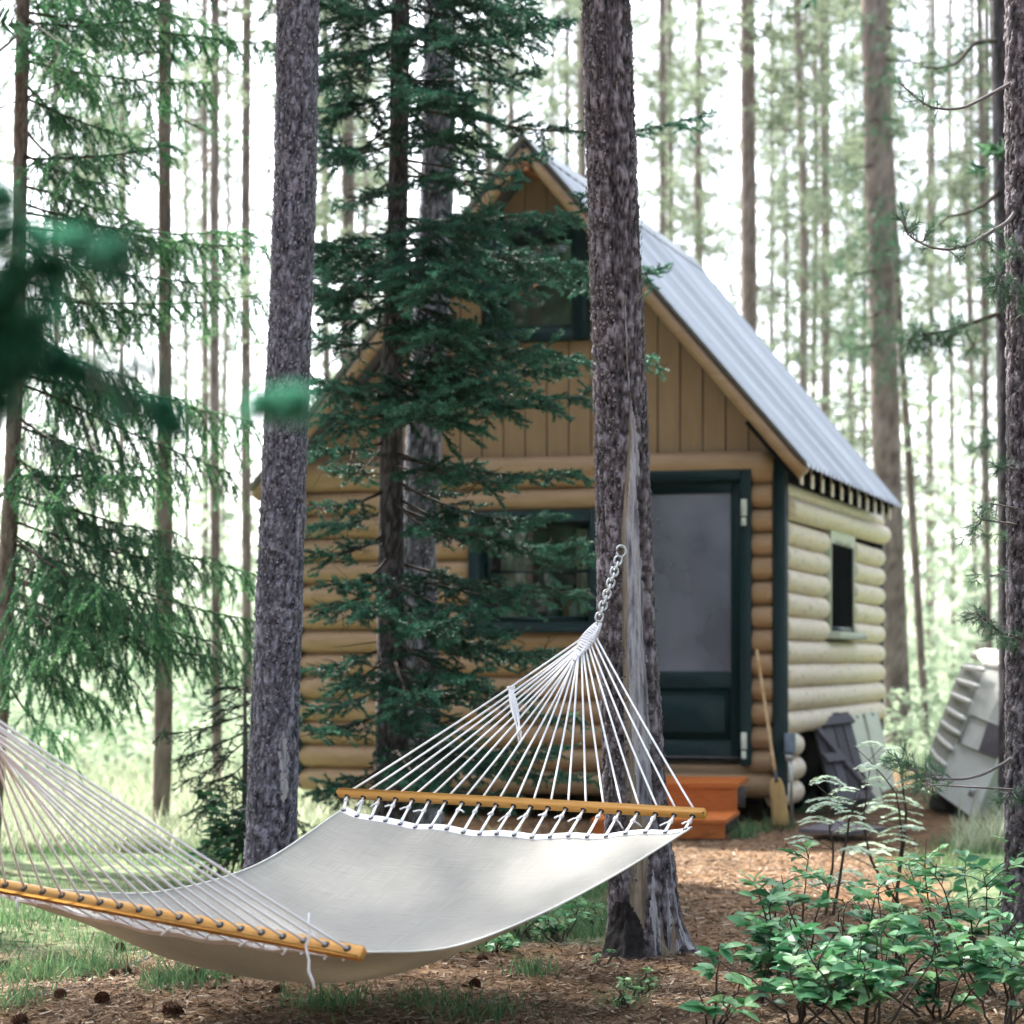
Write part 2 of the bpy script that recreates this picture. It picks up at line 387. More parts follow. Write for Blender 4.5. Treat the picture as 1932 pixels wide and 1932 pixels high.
def grass_mask(x, y):
    """how grassy the ground is, 0 bare needle duff .. 1 grass"""
    p = np.stack([x, y, np.zeros_like(x)], -1).reshape(-1, 3)
    n = fbm(p * 1.1, 4, 31).reshape(x.shape)
    u = U0 + F * x / y
    v = V0 + H * F / y
    m = sstep(9.6, 12.5, y) * sstep(900, 500, u)                                  # sunny clearing left
    m = np.maximum(m, sstep(22, 27, y))
    m = np.maximum(m, sstep(1760, 1840, u) * sstep(9, 11, y))                         # right by the boat
    m = np.maximum(m, sstep(450, 250, u) * sstep(1830, 1790, v) * 0.9)
    m = np.maximum(m, sstep(650, 760, u) * sstep(1180, 1120, u) * sstep(1800, 1770, v) * sstep(1590, 1640, v))
    m = np.maximum(m, sstep(1460, 1500, u) * sstep(1600, 1700, u) * 0 )
    m = m * sstep(0.34, 0.52, n + 0.12 + .16 * sstep(9, 11, y) * sstep(900, 500, u))
    bare = sstep(1250, 1300, u) * sstep(1560, 1480, u) * (y < 16)                   # the trodden path to the steps
    return np.clip(m * (1 - bare), 0, 1)

ys = np.concatenate([-np.geomspace(300, 3, 14), np.linspace(0, 5.5, 12), np.linspace(5.7, 24, 250), np.geomspace(24.3, 90, 90), np.geomspace(95, 900, 16)])
xh = np.concatenate([np.linspace(0, 8, 130), np.geomspace(8.2, 60, 50), np.geomspace(70, 800, 12)])
xs = np.concatenate([-xh[::-1][:-1], xh])
X, Y = np.meshgrid(xs, ys)
Z = ground_z(X, Y)
gm = grass_mask(X, np.where(Y > 1, Y, 1.0)) * (Y > 1)
mb = MB(); mb.grid(np.stack([X, Y, Z], -1), 0, gm)
def ground_mat():
    m = bpy.data.materials.new("forest_floor"); m.use_nodes = True
    n = m.node_tree.nodes; l = m.node_tree.links; b = n["Principled BSDF"]
    tc = n.new("ShaderNodeTexCoord")
    def noise(sc, det=8, ro=0.65):
        q = n.new("ShaderNodeTexNoise"); q.inputs["Scale"].default_value = sc; q.inputs["Detail"].default_value = det; q.inputs["Roughness"].default_value = ro
        l.new(tc.outputs["Object"], q.inputs["Vector"]); return q
    def ramp(src, cs, ps):
        r = n.new("ShaderNodeValToRGB")
        while len(r.color_ramp.elements) < len(cs): r.color_ramp.elements.new(0.5)
        for e, c, p_ in zip(r.color_ramp.elements, cs, ps): e.position = p_; e.color = (*c, 1)
        l.new(src, r.inputs[0]); return r
    a = noise(9, 10, 0.75); c = noise(1.0, 4)
    duff = ramp(a.outputs[0], [(0.028, 0.019, 0.013), (0.115, 0.070, 0.038), (0.25, 0.16, 0.085), (0.37, 0.29, 0.19)], [0.28, 0.43, 0.56, 0.75])
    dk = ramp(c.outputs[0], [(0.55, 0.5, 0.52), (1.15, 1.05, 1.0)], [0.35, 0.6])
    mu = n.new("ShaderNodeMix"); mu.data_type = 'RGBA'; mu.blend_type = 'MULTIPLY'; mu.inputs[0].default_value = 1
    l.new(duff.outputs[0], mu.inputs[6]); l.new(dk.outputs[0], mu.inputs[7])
    g = ramp(noise(5).outputs[0], [(0.05, 0.085, 0.038), (0.13, 0.18, 0.09), (0.32, 0.35, 0.22)], [0.35, 0.5, 0.68])
    at = n.new("ShaderNodeAttribute"); at.attribute_name = "tint"
    mx = n.new("ShaderNodeMix"); mx.data_type = 'RGBA'
    l.new(at.outputs["Fac"], mx.inputs[0]); l.new(mu.outputs[2], mx.inputs[6]); l.new(g.outputs[0], mx.inputs[7])
    l.new(mx.outputs[2], b.inputs["Base Color"]); b.inputs["Roughness"].default_value = 0.95; b.inputs["Specular IOR Level"].default_value = 0.15
    bp = n.new("ShaderNodeBump"); bp.inputs["Strength"].default_value = 0.9; bp.inputs["Distance"].default_value = 0.03
    l.new(noise(26, 8, 0.75).outputs[0], bp.inputs["Height"]); l.new(bp.outputs[0], b.inputs["Normal"])
    return m
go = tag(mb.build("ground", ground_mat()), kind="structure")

def blades(n, pick, hmin, hmax, wd, seed, bend=0.95, tint=(0.1, 0.9)):
    """grass blades: two stacked quads each tapering to a tip"""
    r = np.random.default_rng(seed)
    x, y = pick(r, n)
    k = len(x)
    z = ground_z(x, y)
    h = r.uniform(hmin, hmax, k) * r.uniform(0.45, 1, k) * (0.45 + 1.1 * fbm(np.stack([x * 4, y * 4, x * 0], -1), 2, seed))
    a = r.uniform(0, 2 * math.pi, k); d = np.stack([np.cos(a), np.sin(a), np.zeros(k)], -1)
    b = r.uniform(0, 2 * math.pi, k); e = np.stack([np.cos(b), np.sin(b), np.zeros(k)], -1) * (bend * h * r.uniform(0.2, 1, k))[:, None]
    p0 = np.stack([x, y, z - 0.01], -1); up = np.array([0, 0, 1.0])
    wv = d * (wd * r.uniform(0.6, 1.3, k))[:, None] / 2
    mid = p0 + up * (h * 0.55)[:, None] + e * 0.35
    tip = p0 + up * h[:, None] + e
    V = np.stack([p0 - wv, p0 + wv, mid + wv * 0.8, mid - wv * 0.8, tip], 1).reshape(-1, 3)
    i = np.arange(k)[:, None] * 5
    t = np.repeat(r.uniform(tint[0], tint[1], k), 5)
    mb = MB(); mb.add(V, i + np.array([[0, 1, 2, 3]]), 0, t)
    mb.f[3].append(i + np.array([[3, 2, 4]])); mb.m[3].append(np.zeros(k, np.int32))
    return mb

def pick_mask(y0, y1, u0, u1, thr=0.3, power=1.0, clump=None):
    def f(r, n):
        y = y0 + (y1 - y0) * r.random(n * 3) ** power
        u = r.uniform(u0, u1, n * 3)
        x = (u - U0) * y / F
        m = grass_mask(x, y)
        ok = r.random(n * 3) < np.where(m > thr, m, 0)
        if clump:
            p = np.stack([x, y, np.zeros_like(x)], -1)
            ok &= fbm(p * clump, 2, 77) > 0.5
        return x[ok][:n], y[ok][:n]
    return f
def pick_patches(cs):
    def f(r, n):
        xs_, ys_ = [], []
        tot = sum(c[3] for c in cs)
        for (u, v, rad, wgt) in cs:
            y = H * F / (v - V0); x = (u - U0) * y / F
            k = int(n * wgt / tot)
            a = r.uniform(0, 6.283, k); q = rad * np.sqrt(r.random(k)) * r.uniform(0.3, 1, k)
            xs_.append(x + q * np.cos(a)); ys_.append(y + 1.6 * q * np.sin(a))
        return np.concatenate(xs_), np.concatenate(ys_)
    return f
tag(blades(24000, pick_mask(6.8, 15, -150, 2050, power=1.1, clump=2.2), 0.05, 0.17, 0.0045, 3).build("grass", M['grass'], smooth=False),
    "green grass growing in patches under and behind the hammock", "grass", kind="stuff")
tag(blades(52000, pick_mask(14, 45, -200, 2100, power=1.7), 0.08, 0.28, 0.014, 4, tint=(0.2, 1.1)).build("meadow_grass", M['meadow'], smooth=False),
    "pale sunlit grass of the clearing beyond the trees", "grass", kind="stuff")
tag(blades(7000, pick_patches([(60, 1850, .25, 2), (170, 1840, .25, 2), (330, 1870, .2, 2), (420, 1850, .15, 1), (880, 1790, .22, 2), (960, 1760, .3, 3), (1000, 1845, .12, 1),
        (1100, 1760, .25, 2), (1420, 1570, .18, 1.5), (1400, 1580, .12, 1.5), (1500, 1530, .35, 3), (1560, 1520, .3, 2), (1475, 1560, .2, 1), (800, 1900, .2, 1.2), (1180, 1900, .1, .6), (1210, 1875, .1, .5),
        (620, 1905, .25, 1.5), (900, 1920, .25, 1.2), (1840, 1600, .5, 4), (1760, 1640, .5, 3), (30, 1905, .2, 1), (450, 1620, .3, 2), (1110, 1680, .3, 2), (1070, 1700, .3, 2)]), 0.04, 0.16, 0.006, 5,
        tint=(0.2, 0.9)).build("grass_tufts", M['grass'], smooth=False),
    "loose tufts of green grass on the needle covered ground", "grass", kind="stuff")

# needles, bark flakes and twigs lying on the ground
def litter(n, y0, y1, u0, u1, lmin, lmax, seed, power=1.0):
    r = np.random.default_rng(seed)
    y = y0 + (y1 - y0) * r.random(n) ** power; u = r.uniform(u0, u1, n); x = (u - U0) * y / F
    keep = r.random(n) > grass_mask(x, y) * 0.8
    x, y = x[keep], y[keep]; k = len(x)
    z = ground_z(x, y) + r.uniform(0.001, 0.012, k)
    L = r.uniform(lmin, lmax, k); W = np.minimum(L * r.choice([0.05, 0.09, 0.3, 0.5], k, p=[.5, .25, .18, .07]), .011)
    L = np.where(W > L * 0.3, L * 0.5, L); W = np.where(W > 0.02, 0.02, W)
    a = r.uniform(0, 6.283, k); tl = r.normal(0, 0.25, k)
    d = np.stack([np.cos(a) * np.cos(tl), np.sin(a) * np.cos(tl), np.sin(tl)], -1)
    rl = r.normal(0, 0.45, k)
    s = np.stack([-np.sin(a) * np.cos(rl), np.cos(a) * np.cos(rl), np.sin(rl)], -1)
    c = np.stack([x, y, z], -1)
    d = d * (L / 2)[:, None]; s = s * (W / 2)[:, None]
    V = np.stack([c - d - s * .6, c - d + s * .6, c + d * .9 + s, c + d - s * .5], 1).reshape(-1, 3)
    i = np.arange(k)[:, None] * 4
    mb = MB(); mb.add(V, i + np.array([[0, 1, 2, 3]]), 0, np.repeat(np.clip(r.normal(0.52, 0.27, k), 0, 1), 4))
    return mb
tag(litter(110000, 7.0, 11.0, -60, 2000, 0.012, 0.05, 12, 1.3).build("needle_litter", M['litter'], smooth=False),
    "fallen needles, bark flakes and chips covering the bare ground", "needle litter", kind="stuff")
tag(litter(40000, 10.5, 16.5, 1000, 1650, 0.018, 0.05, 13).build("needle_litter", M['litter'], smooth=False),
    "orange needle litter on the trodden path to the steps", "needle litter", kind="stuff")

# far undergrowth
def leafmass(n, y0, y1, u0, u1, ztop, size, seed, power=1.0, zpow=2.2, clump=0.35, thr=0.42, tint=(0.1, 1.0)):
    r = np.random.default_rng(seed)
    y = y0 + (y1 - y0) * r.random(n) ** power; u = r.uniform(u0, u1, n); x = (u - U0) * y / F
    z = ztop * r.random(n) ** zpow
    p = np.stack([x, y, z * 1.3], -1)
    ok = fbm(p * clump, 3, seed) > thr
    x, y, z = x[ok], y[ok], z[ok]; k = len(x)
    zz = ground_z(x, y) + z
    c = np.stack([x, y, zz], -1)
    d = nrm(r.normal(size=(k, 3))); e = nrm(np.cross(d, r.normal(size=(k, 3))))
    s = size * r.uniform(0.5, 1.4, k)[:, None]
    V = np.stack([c - d * s, c + e * s * .45, c + d * s, c - e * s * .45], 1).reshape(-1, 3)
    i = np.arange(k)[:, None] * 4
    mb = MB(); mb.add(V, i + np.array([[0, 1, 2, 3]]), 0, np.repeat(r.uniform(*tint, k), 4))
    return mb
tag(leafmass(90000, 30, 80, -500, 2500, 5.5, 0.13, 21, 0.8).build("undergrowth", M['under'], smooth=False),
    "pale sunlit bushes and saplings filling the far forest", "undergrowth", kind="stuff")
tag(leafmass(26000, 22, 36, -300, 2300, 0.9, 0.07, 22, 1.0, 1.5, 0.5, 0.46, (0.0, 0.8)).build("undergrowth", M['under'], smooth=False),
    "low green undergrowth at the far edge of the clearing", "undergrowth", kind="stuff")

def ringmass(n, seed):
    """unseen foliage ring added round the yard to block low sky light and show in reflections"""
    r = np.random.default_rng(seed)
    a = r.uniform(math.radians(125), math.radians(415), n); rad = r.uniform(19, 27, n)
    x = rad * np.cos(a) + 0.0; y = rad * np.sin(a) + 7.0; z = 11.5 * r.random(n) ** .9
    th = np.degrees(np.arctan2(x, np.maximum(y, .01)))
    inview = (y > 0) & (x > -1.0 * y * .36 - .6) & (x < y * .19 + .6)
    ok = ~inview & (fbm(np.stack([x, y, z], -1) * .5, 2, 5) > .40)
    x, y, z = x[ok], y[ok], z[ok]; k = len(x); c = np.stack([x, y, z], -1)
    d = nrm(r.normal(size=(k, 3))); e = nrm(np.cross(d, r.normal(size=(k, 3)))); s = r.uniform(.12, .30, k)[:, None]
    V = np.stack([c - d * s, c + e * s * .5, c + d * s, c - e * s * .5], 1).reshape(-1, 3)
    mb = MB(); mb.add(V, np.arange(k)[:, None] * 4 + np.array([[0, 1, 2, 3]]), 0, np.repeat(r.uniform(0, .7, k), 4)); return mb
tag(ringmass(110000, 25).build("sky_block_foliage", M['pine'], smooth=False), "unseen pine foliage added round the yard to block low sky, mirrored in the panes", "forest", kind="stuff")  # ring added to cut sky light from behind and beside the camera
# ------------------------------------------------------------------ cabin
CA = np.array([0.685, 16.5, 0.0])
ca, cb = np.array([-0.9675, 0.2529, 0.0]), np.array([0.2529, 0.9675, 0.0])
UPZ = np.array([0, 0, 1.0])
def L(d, s, z): return CA + ca * d + cb * s + UPZ * z
CW, CS = 4.0, 4.75            # front width, side length
RH = 1.96                      # ridge position along the front
AX = np.array([-ca, cb, UPZ])  # box axes: x to the right, y into the cabin, z up
WT, LR = 2.885, 0.095          # wall top, log radius

cabin = thing("log_cabin", L(2, 0, 0), "small tan log cabin with dark green door and window trim and a steep metal roof", "cabin")
def cbx(mb, d0, d1, s0, s1, z0, z1, mi=0, bev=0.0, tint=0.5):
    return mb.box(L((d0 + d1) / 2, (s0 + s1) / 2, (z0 + z1) / 2), (abs(d1 - d0), abs(s1 - s0), abs(z1 - z0)), AX, mi, tint, bev)

def log(mb, p0, p1, r, e0=0.0, e1=0.0, seed=0, nn=18):
    """half proud log with rounded ends where e>0 (m)"""
    p0 = np.asarray(p0, float); p1 = np.asarray(p1, float); Ln = np.linalg.norm(p1 - p0)
    k = max(6, int(Ln / 0.12))
    t = list(np.linspace(0, 1, k))
    rr = [1.0] * k
    def endcap(e):
        a = np.linspace(0, math.pi / 2, 6)[:-1]
        return [(e * math.sin(q) / Ln, math.cos(q)) for q in a]
    if e0 > 0:
        ec = [(e * 1.0, c) for e, c in endcap(e0)]
        t = [e0 / Ln - x for x, c in reversed(ec[0:])] + [q for q in t if q > e0 / Ln + 1e-4]
        rr = [max(c, .04) for x, c in reversed(ec)] + [1.0] * (len(t) - len(ec))
    if e1 > 0:
        ec = endcap(e1)
        k0 = [i for i, q in enumerate(t) if q < 1 - e1 / Ln - 1e-4]
        t = [t[i] for i in k0] + [1 - e1 / Ln + x for x, c in ec]; rr = [rr[i] for i in k0] + [max(c, .04) for x, c in ec]
    t = np.array(t); rr = np.array(rr)
    pts = p0 + (p1 - p0) * t[:, None]
    wob = fbm(pts * 1.7 + seed, 2, seed) - 0.5
    pts = pts + UPZ * (wob * 0.012)[:, None]
    mb.tube(pts, r * rr * (1 + wob * 0.06), nn, up=(0, 0, 1))

rows = [0.295 + i * 0.187 for i in range(14)]     # log centre heights
D0, D1, DZ0, DZ1 = 0.19, 1.20, 0.475, 2.745       # door frame
W0, W1, WZ0, WZ1 = 1.40, 2.507, 1.495, 2.455      # front window frame
mb = MB()
for i, z in enumerate(rows):
    segs = []
    cur = 0.03
    cuts = []
    if z + 0.02 > DZ0 and z - 0.02 < DZ1: cuts.append((D0, D1))
    if z + 0.05 > WZ0 and z - 0.05 < WZ1: cuts.append((W0, W1))
    for a0, a1 in cuts: segs.append((cur, a0 + 0.02)); cur = a1 - 0.02
    segs.append((cur, CW - 0.02))
    for a0, a1 in segs: log(mb, L(a0, 0.012, z), L(a1, 0.012, z), LR, 0, 0, i)
log(mb, L(0.02, 0.0, WT - 0.10), L(CW, 0.0, WT - 0.10), 0.105, 0, 0, 77)
# backing of the log skin, with the openings left free (the logs sit in front of it)
B = 0.09
cbx(mb, 0.02, D0 + .03, B, B + .05, 0.2, WT - .01); cbx(mb, D0 + .03, D1 - .03, B, B + .05, DZ1 - .05, WT - .01); cbx(mb, D0 + .03, D1 - .03, B, B + .05, 0.2, DZ0)
cbx(mb, D1 - .03, W0 + .05, B, B + .05, 0.2, WT - .01); cbx(mb, W0 + .05, W1 - .05, B, B + .05, WZ1 - .05, WT - .01); cbx(mb, W0 + .05, W1 - .05, B, B + .05, 0.2, WZ0 + .05)
cbx(mb, W1 - .05, CW - .02, B, B + .05, 0.2, WT - .01)
mb.build("front_log_wall", M['tan'], cabin)

# the side wall: weathered pale logs, cut for the narrow window
S0, S1, SZ0, SZ1 = 1.93, 3.05, 1.51, 2.34
mb = MB()
for i, z in enumerate([rows[0] - .187] + rows[:11]):
    zz = z + 0.105
    if i <= 2:
        log(mb, L(0.02, 0.05, zz), L(0.02, 0.75 + 0.06 * (i % 2), zz), LR * 1.02, 0, 0.09, 200 + i); continue
    if zz + .06 > SZ0 and zz - .09 < SZ1 + .08:
        log(mb, L(0.02, 0.05, zz), L(0.02, S0 - 0.06, zz), LR * 1.02, 0, 0.11, 220 + i)
        log(mb, L(0.02, S1 + 0.02, zz), L(0.02, CS, zz), LR * 1.02, 0.05, 0.12, 240 + i)
    else:
        log(mb, L(0.02, 0.05, zz), L(0.02, CS, zz), LR * 1.02, 0, 0.12, 260 + i)
log(mb, L(-.03, 0.05, 2.455), L(-.03, CS + .05, 2.50), 0.092, 0, .1, 290); log(mb, L(0.01, 0.05, 2.595), L(0.01, CS + .02, 2.63), 0.07, 0, .1, 291)
mb.build("side_log_wall", M['pale'], cabin)
mb = MB()
B = 0.07
cbx(mb, B, B + .05, 0.06, S0, 0.05, WT + .1); cbx(mb, B, B + .05, S0, S1, SZ1, WT + .1); cbx(mb, B, B + .05, S0, S1, 0.05, SZ0); cbx(mb, B, B + .05, S1, CS - .03, 0.05, WT + .1)
cbx(mb, 0.02, CW, CS - .08, CS - .03, 0.1, WT + .1)
cbx(mb, CW - .12, CW - .05, .1, CS - .1, 0.1, WT + .1)
cbx(mb, 0.13, CW - .13, 0.16, CS - .1, 0.30, 0.36)
mb.build("inner_wall", M['dark'], cabin)
mb = MB(); cbx(mb, -.075, 0.018, -.075, 0.045, 0.22, 3.0, bev=.006); mb.build("corner_board", M['green'], cabin)
mb = MB(); cbx(mb, -.03, 0.06, CS + .0, CS + .05, 0.2, 2.9); mb.build("corner_board", M['green'], cabin)
mb = MB(); cbx(mb, CW - .03, CW + .07, -.075, 0.045, 0.22, 2.9, bev=.006); mb.build("corner_board", M['green'], cabin)

# gable of vertical boards with gaps
mb = MB()
sl_, zr = 1.158, 5.255
def rake(d): return zr - sl_ * abs(d - RH)
UW0, UW1, UZ0, UZ1 = 1.523, 2.364, 3.80, 4.745
d = 0.06; bw = 0.1833
while d < CW - 0.06:
    e = min(d + bw - 0.011, CW - .04)
    za, zb = rake(d) - 0.03, rake(e) - 0.03
    if d < RH < e:
        poly = [L(d, .03, WT - .02), L(e, .03, WT - .02), L(e, .03, zb), L(RH, .03, zr - .03), L(d, .03, za)]
        polys = [poly]
    else:
        polys = [[L(d, .03, WT - .02), L(e, .03, WT - .02), L(e, .03, zb), L(d, .03, za)]]
    if e > UW0 + .03 and d < UW1 - .03 and min(za, zb) > UZ0:
        polys = [[L(d, .03, WT - .02), L(e, .03, WT - .02), L(e, .03, UZ0 + .03), L(d, .03, UZ0 + .03)]]
        if min(za, zb) > UZ1 - .03 or d < RH < e:
            top = [L(e, .03, max(zb, UZ1 - .02)), L(RH, .03, zr - .03), L(d, .03, max(za, UZ1 - .02))] if d < RH < e else [L(e, .03, zb), L(d, .03, za)]
            polys.append([L(d, .03, UZ1 - .03), L(e, .03, UZ1 - .03)] + top)
    for q in polys:
        if q[-1][2] - q[0][2] > 0.02: mb.prism(q, cb * 0.025)
    d += bw
mb.build("gable_board_wall", M['tanboard'], cabin, smooth=False)
mb = MB(); mb.prism([L(.1, .062, WT - .02), L(CW - .1, .062, WT - .02), L(RH, .062, zr - .05)], cb * .02)
# opening of the loft window is a dark pane behind; keep backing split around it
mb = MB()
for q in ([(.1, WT - .02), (CW - .1, WT - .02), (CW - .75, UZ0), (.75, UZ0)], [(.72, UZ0), (UW0, UZ0), (UW0, rake(UW0) - .05)], [(UW1, UZ0), (CW - .72, UZ0), (UW1, rake(UW1) - .05)],
          [(UW0, UZ1), (UW1, UZ1), (RH, zr - .06)]):
    mb.prism([L(a_, .062, z_) for a_, z_ in q], cb * .02)
mb.build("gable_backing", M['dark'], cabin, smooth=False)

# windows
def window(nm, d0, d1, z0, z1, fw, sill=None, mid=None, curtains=(), depth=.02, lab=None):
    fr = MB()
    f0, f1 = -0.098, 0.10
    cbx(fr, d0, d0 + fw, f0, f1, z0, z1, bev=.005); cbx(fr, d1 - fw, d1, f0, f1, z0, z1, bev=.005)
    cbx(fr, d0 + fw, d1 - fw, f0 + .003, f1, z1 - fw, z1, bev=.005); cbx(fr, d0 + fw, d1 - fw, f0 + .003, f1, z0, z0 + fw * .8, bev=.005)
    o = fr.build("window", M['green'], cabin)
    if lab: o["label"] = lab
    s = MB(); g = .035
    a0, a1, b0, b1 = d0 + fw, d1 - fw, z0 + fw * .8, z1 - fw
    cbx(s, a0, a0 + .05, g, g + .035, b0, b1); cbx(s, a1 - .05, a1, g, g + .035, b0, b1)
    cbx(s, a0 + .05, a1 - .05, g + .002, g + .035, b1 - .05, b1); cbx(s, a0 + .05, a1 - .05, g + .002, g + .035, b0, b0 + .045)
    if mid: cbx(s, a0 + .05, a1 - .05, g - .002, g + .03, mid - .011, mid + .011)
    s.build("sash", M['green'], o)
    p = MB(); cbx(p, a0 + .045, a1 - .045, g + .014, g + .018, b0 + .04, b1 - .045); p.build("pane", M['glass'], o, smooth=False)
    if sill:
        q = MB(); cbx(q, d0 - .02, d1 + .02, f0 - .06, f0 + .02, z0 - .01, z0 + .045, bev=.006); q.build("sill", M['green'], o)
    for (c0, c1) in curtains:
        k = 60; dd = np.linspace(c0, c1, k); off = 0.02 * np.sin(np.linspace(0, (c1 - c0) * 90, k)) + 0.008 * np.sin(np.linspace(0, (c1 - c0) * 230, k))
        Gp = np.stack([[L(a_, .2 + o_ * (1.2 if zz < 2 else .8), zz) for a_, o_ in zip(dd, off)] for zz in np.linspace(b0 - .02, b1 + .02, 6)])
        cu = MB(); cu.grid(Gp); cu.build("curtain", M['curtain'], o)
    return o
wlow = window("w", W0, W1, WZ0, WZ1, .095, True, 1.975, [(2.12, 2.33), (1.49, 1.69)], lab="large front window with pale curtains behind the glass")
jar = MB()
for (dd, zz, hh, rr_, mi) in [(1.80, 1.62, .2, .04, 1), (1.74, 1.62, .12, .05, 0), (1.93, 1.62, .16, .045, 2)]:
    jar.tube([L(dd, .3, zz - .05), L(dd, .3, zz + hh * .7), L(dd, .3, zz + hh * .75), L(dd, .3, zz + hh)], [rr_, rr_, rr_ * .5, rr_ * .45], 12, mi)
cbx(jar, 1.5, 2.4, .22, .5, 1.54, 1.575, 3)
jar.build("windowsill_clutter", [M['white'], M['rust'], M['box_grey'], M['greywood']], wlow)
window("w", UW0, UW1, UZ0, UZ1, .115, False, None, [], lab="dark loft window under the gable")

# side window: pale jambs, scalloped header, dark deep opening
mb = MB()
cbx(mb, -.055, .05, S0 - .025, S0 + .012, SZ0, SZ1 + .06); cbx(mb, -.05, .05, S1 - .012, S1 + .02, SZ0, SZ1); cbx(mb, -.045, .05, S0 + .01, S1 - .01, SZ0 - .02, SZ0 + .01)
o = mb.build("window", M['sage'], cabin); o["label"] = "narrow side window with pale wooden surround"
mb = MB()
k = 41; ss = np.linspace(S0 - .03, S1 + .02, k); low = SZ1 - .02 - 0.045 * np.abs(np.sin(np.linspace(0, 5 * math.pi, k)))
mb.prism([L(-.056, q, z_) for q, z_ in zip(ss, low)] + [L(-.056, S1 + .02, SZ1 + .13), L(-.056, S0 - .03, SZ1 + .13)], -ca * -.02)
mb.build("header", M['sage'], o, smooth=False)
mb = MB(); cbx(mb, -.15, .03, S0 - .08, S1 + .10, SZ0 - .06, SZ0, bev=.006); mb.build("sill", M['sage'], o)
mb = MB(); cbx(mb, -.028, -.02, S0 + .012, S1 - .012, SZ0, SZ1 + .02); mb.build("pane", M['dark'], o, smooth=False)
mb = MB(); cbx(mb, -.045, -.03, S0 + .014, S0 + .05, SZ0 + .01, SZ1 + .02); cbx(mb, -.045, -.03, S1 - .06, S1 - .012, SZ0 + .01, SZ1 + .02); cbx(mb, -.043, -.03, S0 + .05, S1 - .06, SZ0 + .01, SZ0 + .05)
mb.build("sash", M['green'], o)

# door
fr = MB(); fw = .085
cbx(fr, D0, D0 + fw, -.098, .09, DZ0 - .02, DZ1, bev=.005); cbx(fr, D1 - fw, D1, -.098, .09, DZ0 - .02, DZ1, bev=.005); cbx(fr, D0 + fw, D1 - fw, -.101, .09, DZ1 - fw, DZ1, bev=.005)
fr.build("door_frame", M['green'], cabin)
mb = MB()
cbx(mb, D0 - .12, D1 + .12, -.02, .09, DZ0 - .10, DZ0 - .02, bev=.01); mb.build("threshold", M['tan'], cabin)
a0, a1 = D0 + fw + .004, D1 - fw - .004; b0, b1 = DZ0 + .01, DZ1 - fw - .004
PZ0, PZ1, PD0, PD1 = 1.18, 2.565, 0.362, 1.03
dr = MB()
cbx(dr, a0, PD0, -.045, .0, b0, b1, bev=.004); cbx(dr, PD1, a1, -.045, .0, b0, b1, bev=.004)
cbx(dr, PD0, PD1, -.043, .0, PZ1, b1, bev=.004); cbx(dr, PD0, PD1, -.043, .0, PZ0 - .13, PZ0, bev=.004); cbx(dr, PD0, PD1, -.043, .0, b0, b0 + .16, bev=.004)
cbx(dr, PD0, PD1, -.022, -.005, b0 + .16, PZ0 - .13)
cbx(dr, PD0 + .05, PD1 - .05, -.036, -.022, b0 + .22, PZ0 - .19, bev=.012)
door = dr.build("door", M['green'], cabin); door["label"] = "dark green storm door with a large pane, cloudy reflection painted in"
mb = MB(); cbx(mb, PD0 - .005, PD1 + .005, -.026, -.021, PZ0 - .005, PZ1 + .005); mb.build("pane", M['doorglass'], door, smooth=False)
mb = MB(); cbx(mb, a0 + .01, a1 - .01, -.058, -.045, b0 + .02, b0 + .035); mb.build("kick_strip", M['greywood'], door)
for z0, z1 in ((2.38, 2.51), (0.58, .71)):
    mb = MB(); cbx(mb, D0 + .03, D0 + .075, -.118, -.099, z0 + .0, z1, bev=.004); cbx(mb, D0 + .035, D0 + .072, -.118, -.099, z0 - .075, z0 - .012, bev=.004)
    mb.build("hinge", M['hinge'], door)
mb = MB(); cbx(mb, PD1 + .02, PD1 + .05, -.10, -.045, 1.42, 1.46); cbx(mb, PD1 + .025, PD1 + .045, -.11, -.10, 1.36, 1.52); mb.build("handle", M['galv'], door)

# roof: corrugated metal, ribs run down the slope
FO = 0.35
def roof_pt(side, q, t, lift):
    """q 0 ridge..1 eave, t 0 front..1 back"""
    back = (5.35 + (4.62 - 5.35) * q) if side < 0 else 5.35
    e = (RH + 0.30) if side < 0 else (CW - RH + 0.30)
    d = RH + side * e * q
    z = zr + .10 - sl_ * abs(d - RH) + lift
    return L(d, -FO + (back) * t, z)
rib = MB(); trow = np.interp(np.arange(260), np.arange(0, 260, 3), np.random.default_rng(4).uniform(.15, .95, 87))
nt_, nq = 260, 6
for side in (-1, 1):
    for dz in (0, -.012):
        Gp = np.zeros((nt_, nq, 3))
        for i in range(nt_):
            t = i / (nt_ - 1); ph = (t * 5.3 / 0.20) % 1.0
            lf = 0.022 * max(0, math.cos(ph * 2 * math.pi)) ** 2.0 + 0.004 * math.cos(ph * 6 * math.pi)
            for j in range(nq): Gp[i, j] = roof_pt(side, j / (nq - 1), t, lf + dz)
        rib.grid(Gp, 0, np.repeat(trow[:, None], nq, 1))
cap_ = [L(RH, -FO - .01, zr + .135), L(RH, -FO + 5.36, zr + .135)]
for s_ in (-1, 1):
    rib.grid(np.array([[L(RH, s, zr + .128), L(RH + s_ * .14, s, zr + .128 - .14 * sl_)] for s in np.linspace(-FO - .01, -FO + 5.36, 8)]))
roof = rib.build("roof", M['metal'], cabin)
# patch of light raised sheet near the ridge at the back
mb = MB()
for j, (q0, q1) in enumerate([(0.02, 0.16), (0.03, .13)]):
    pass
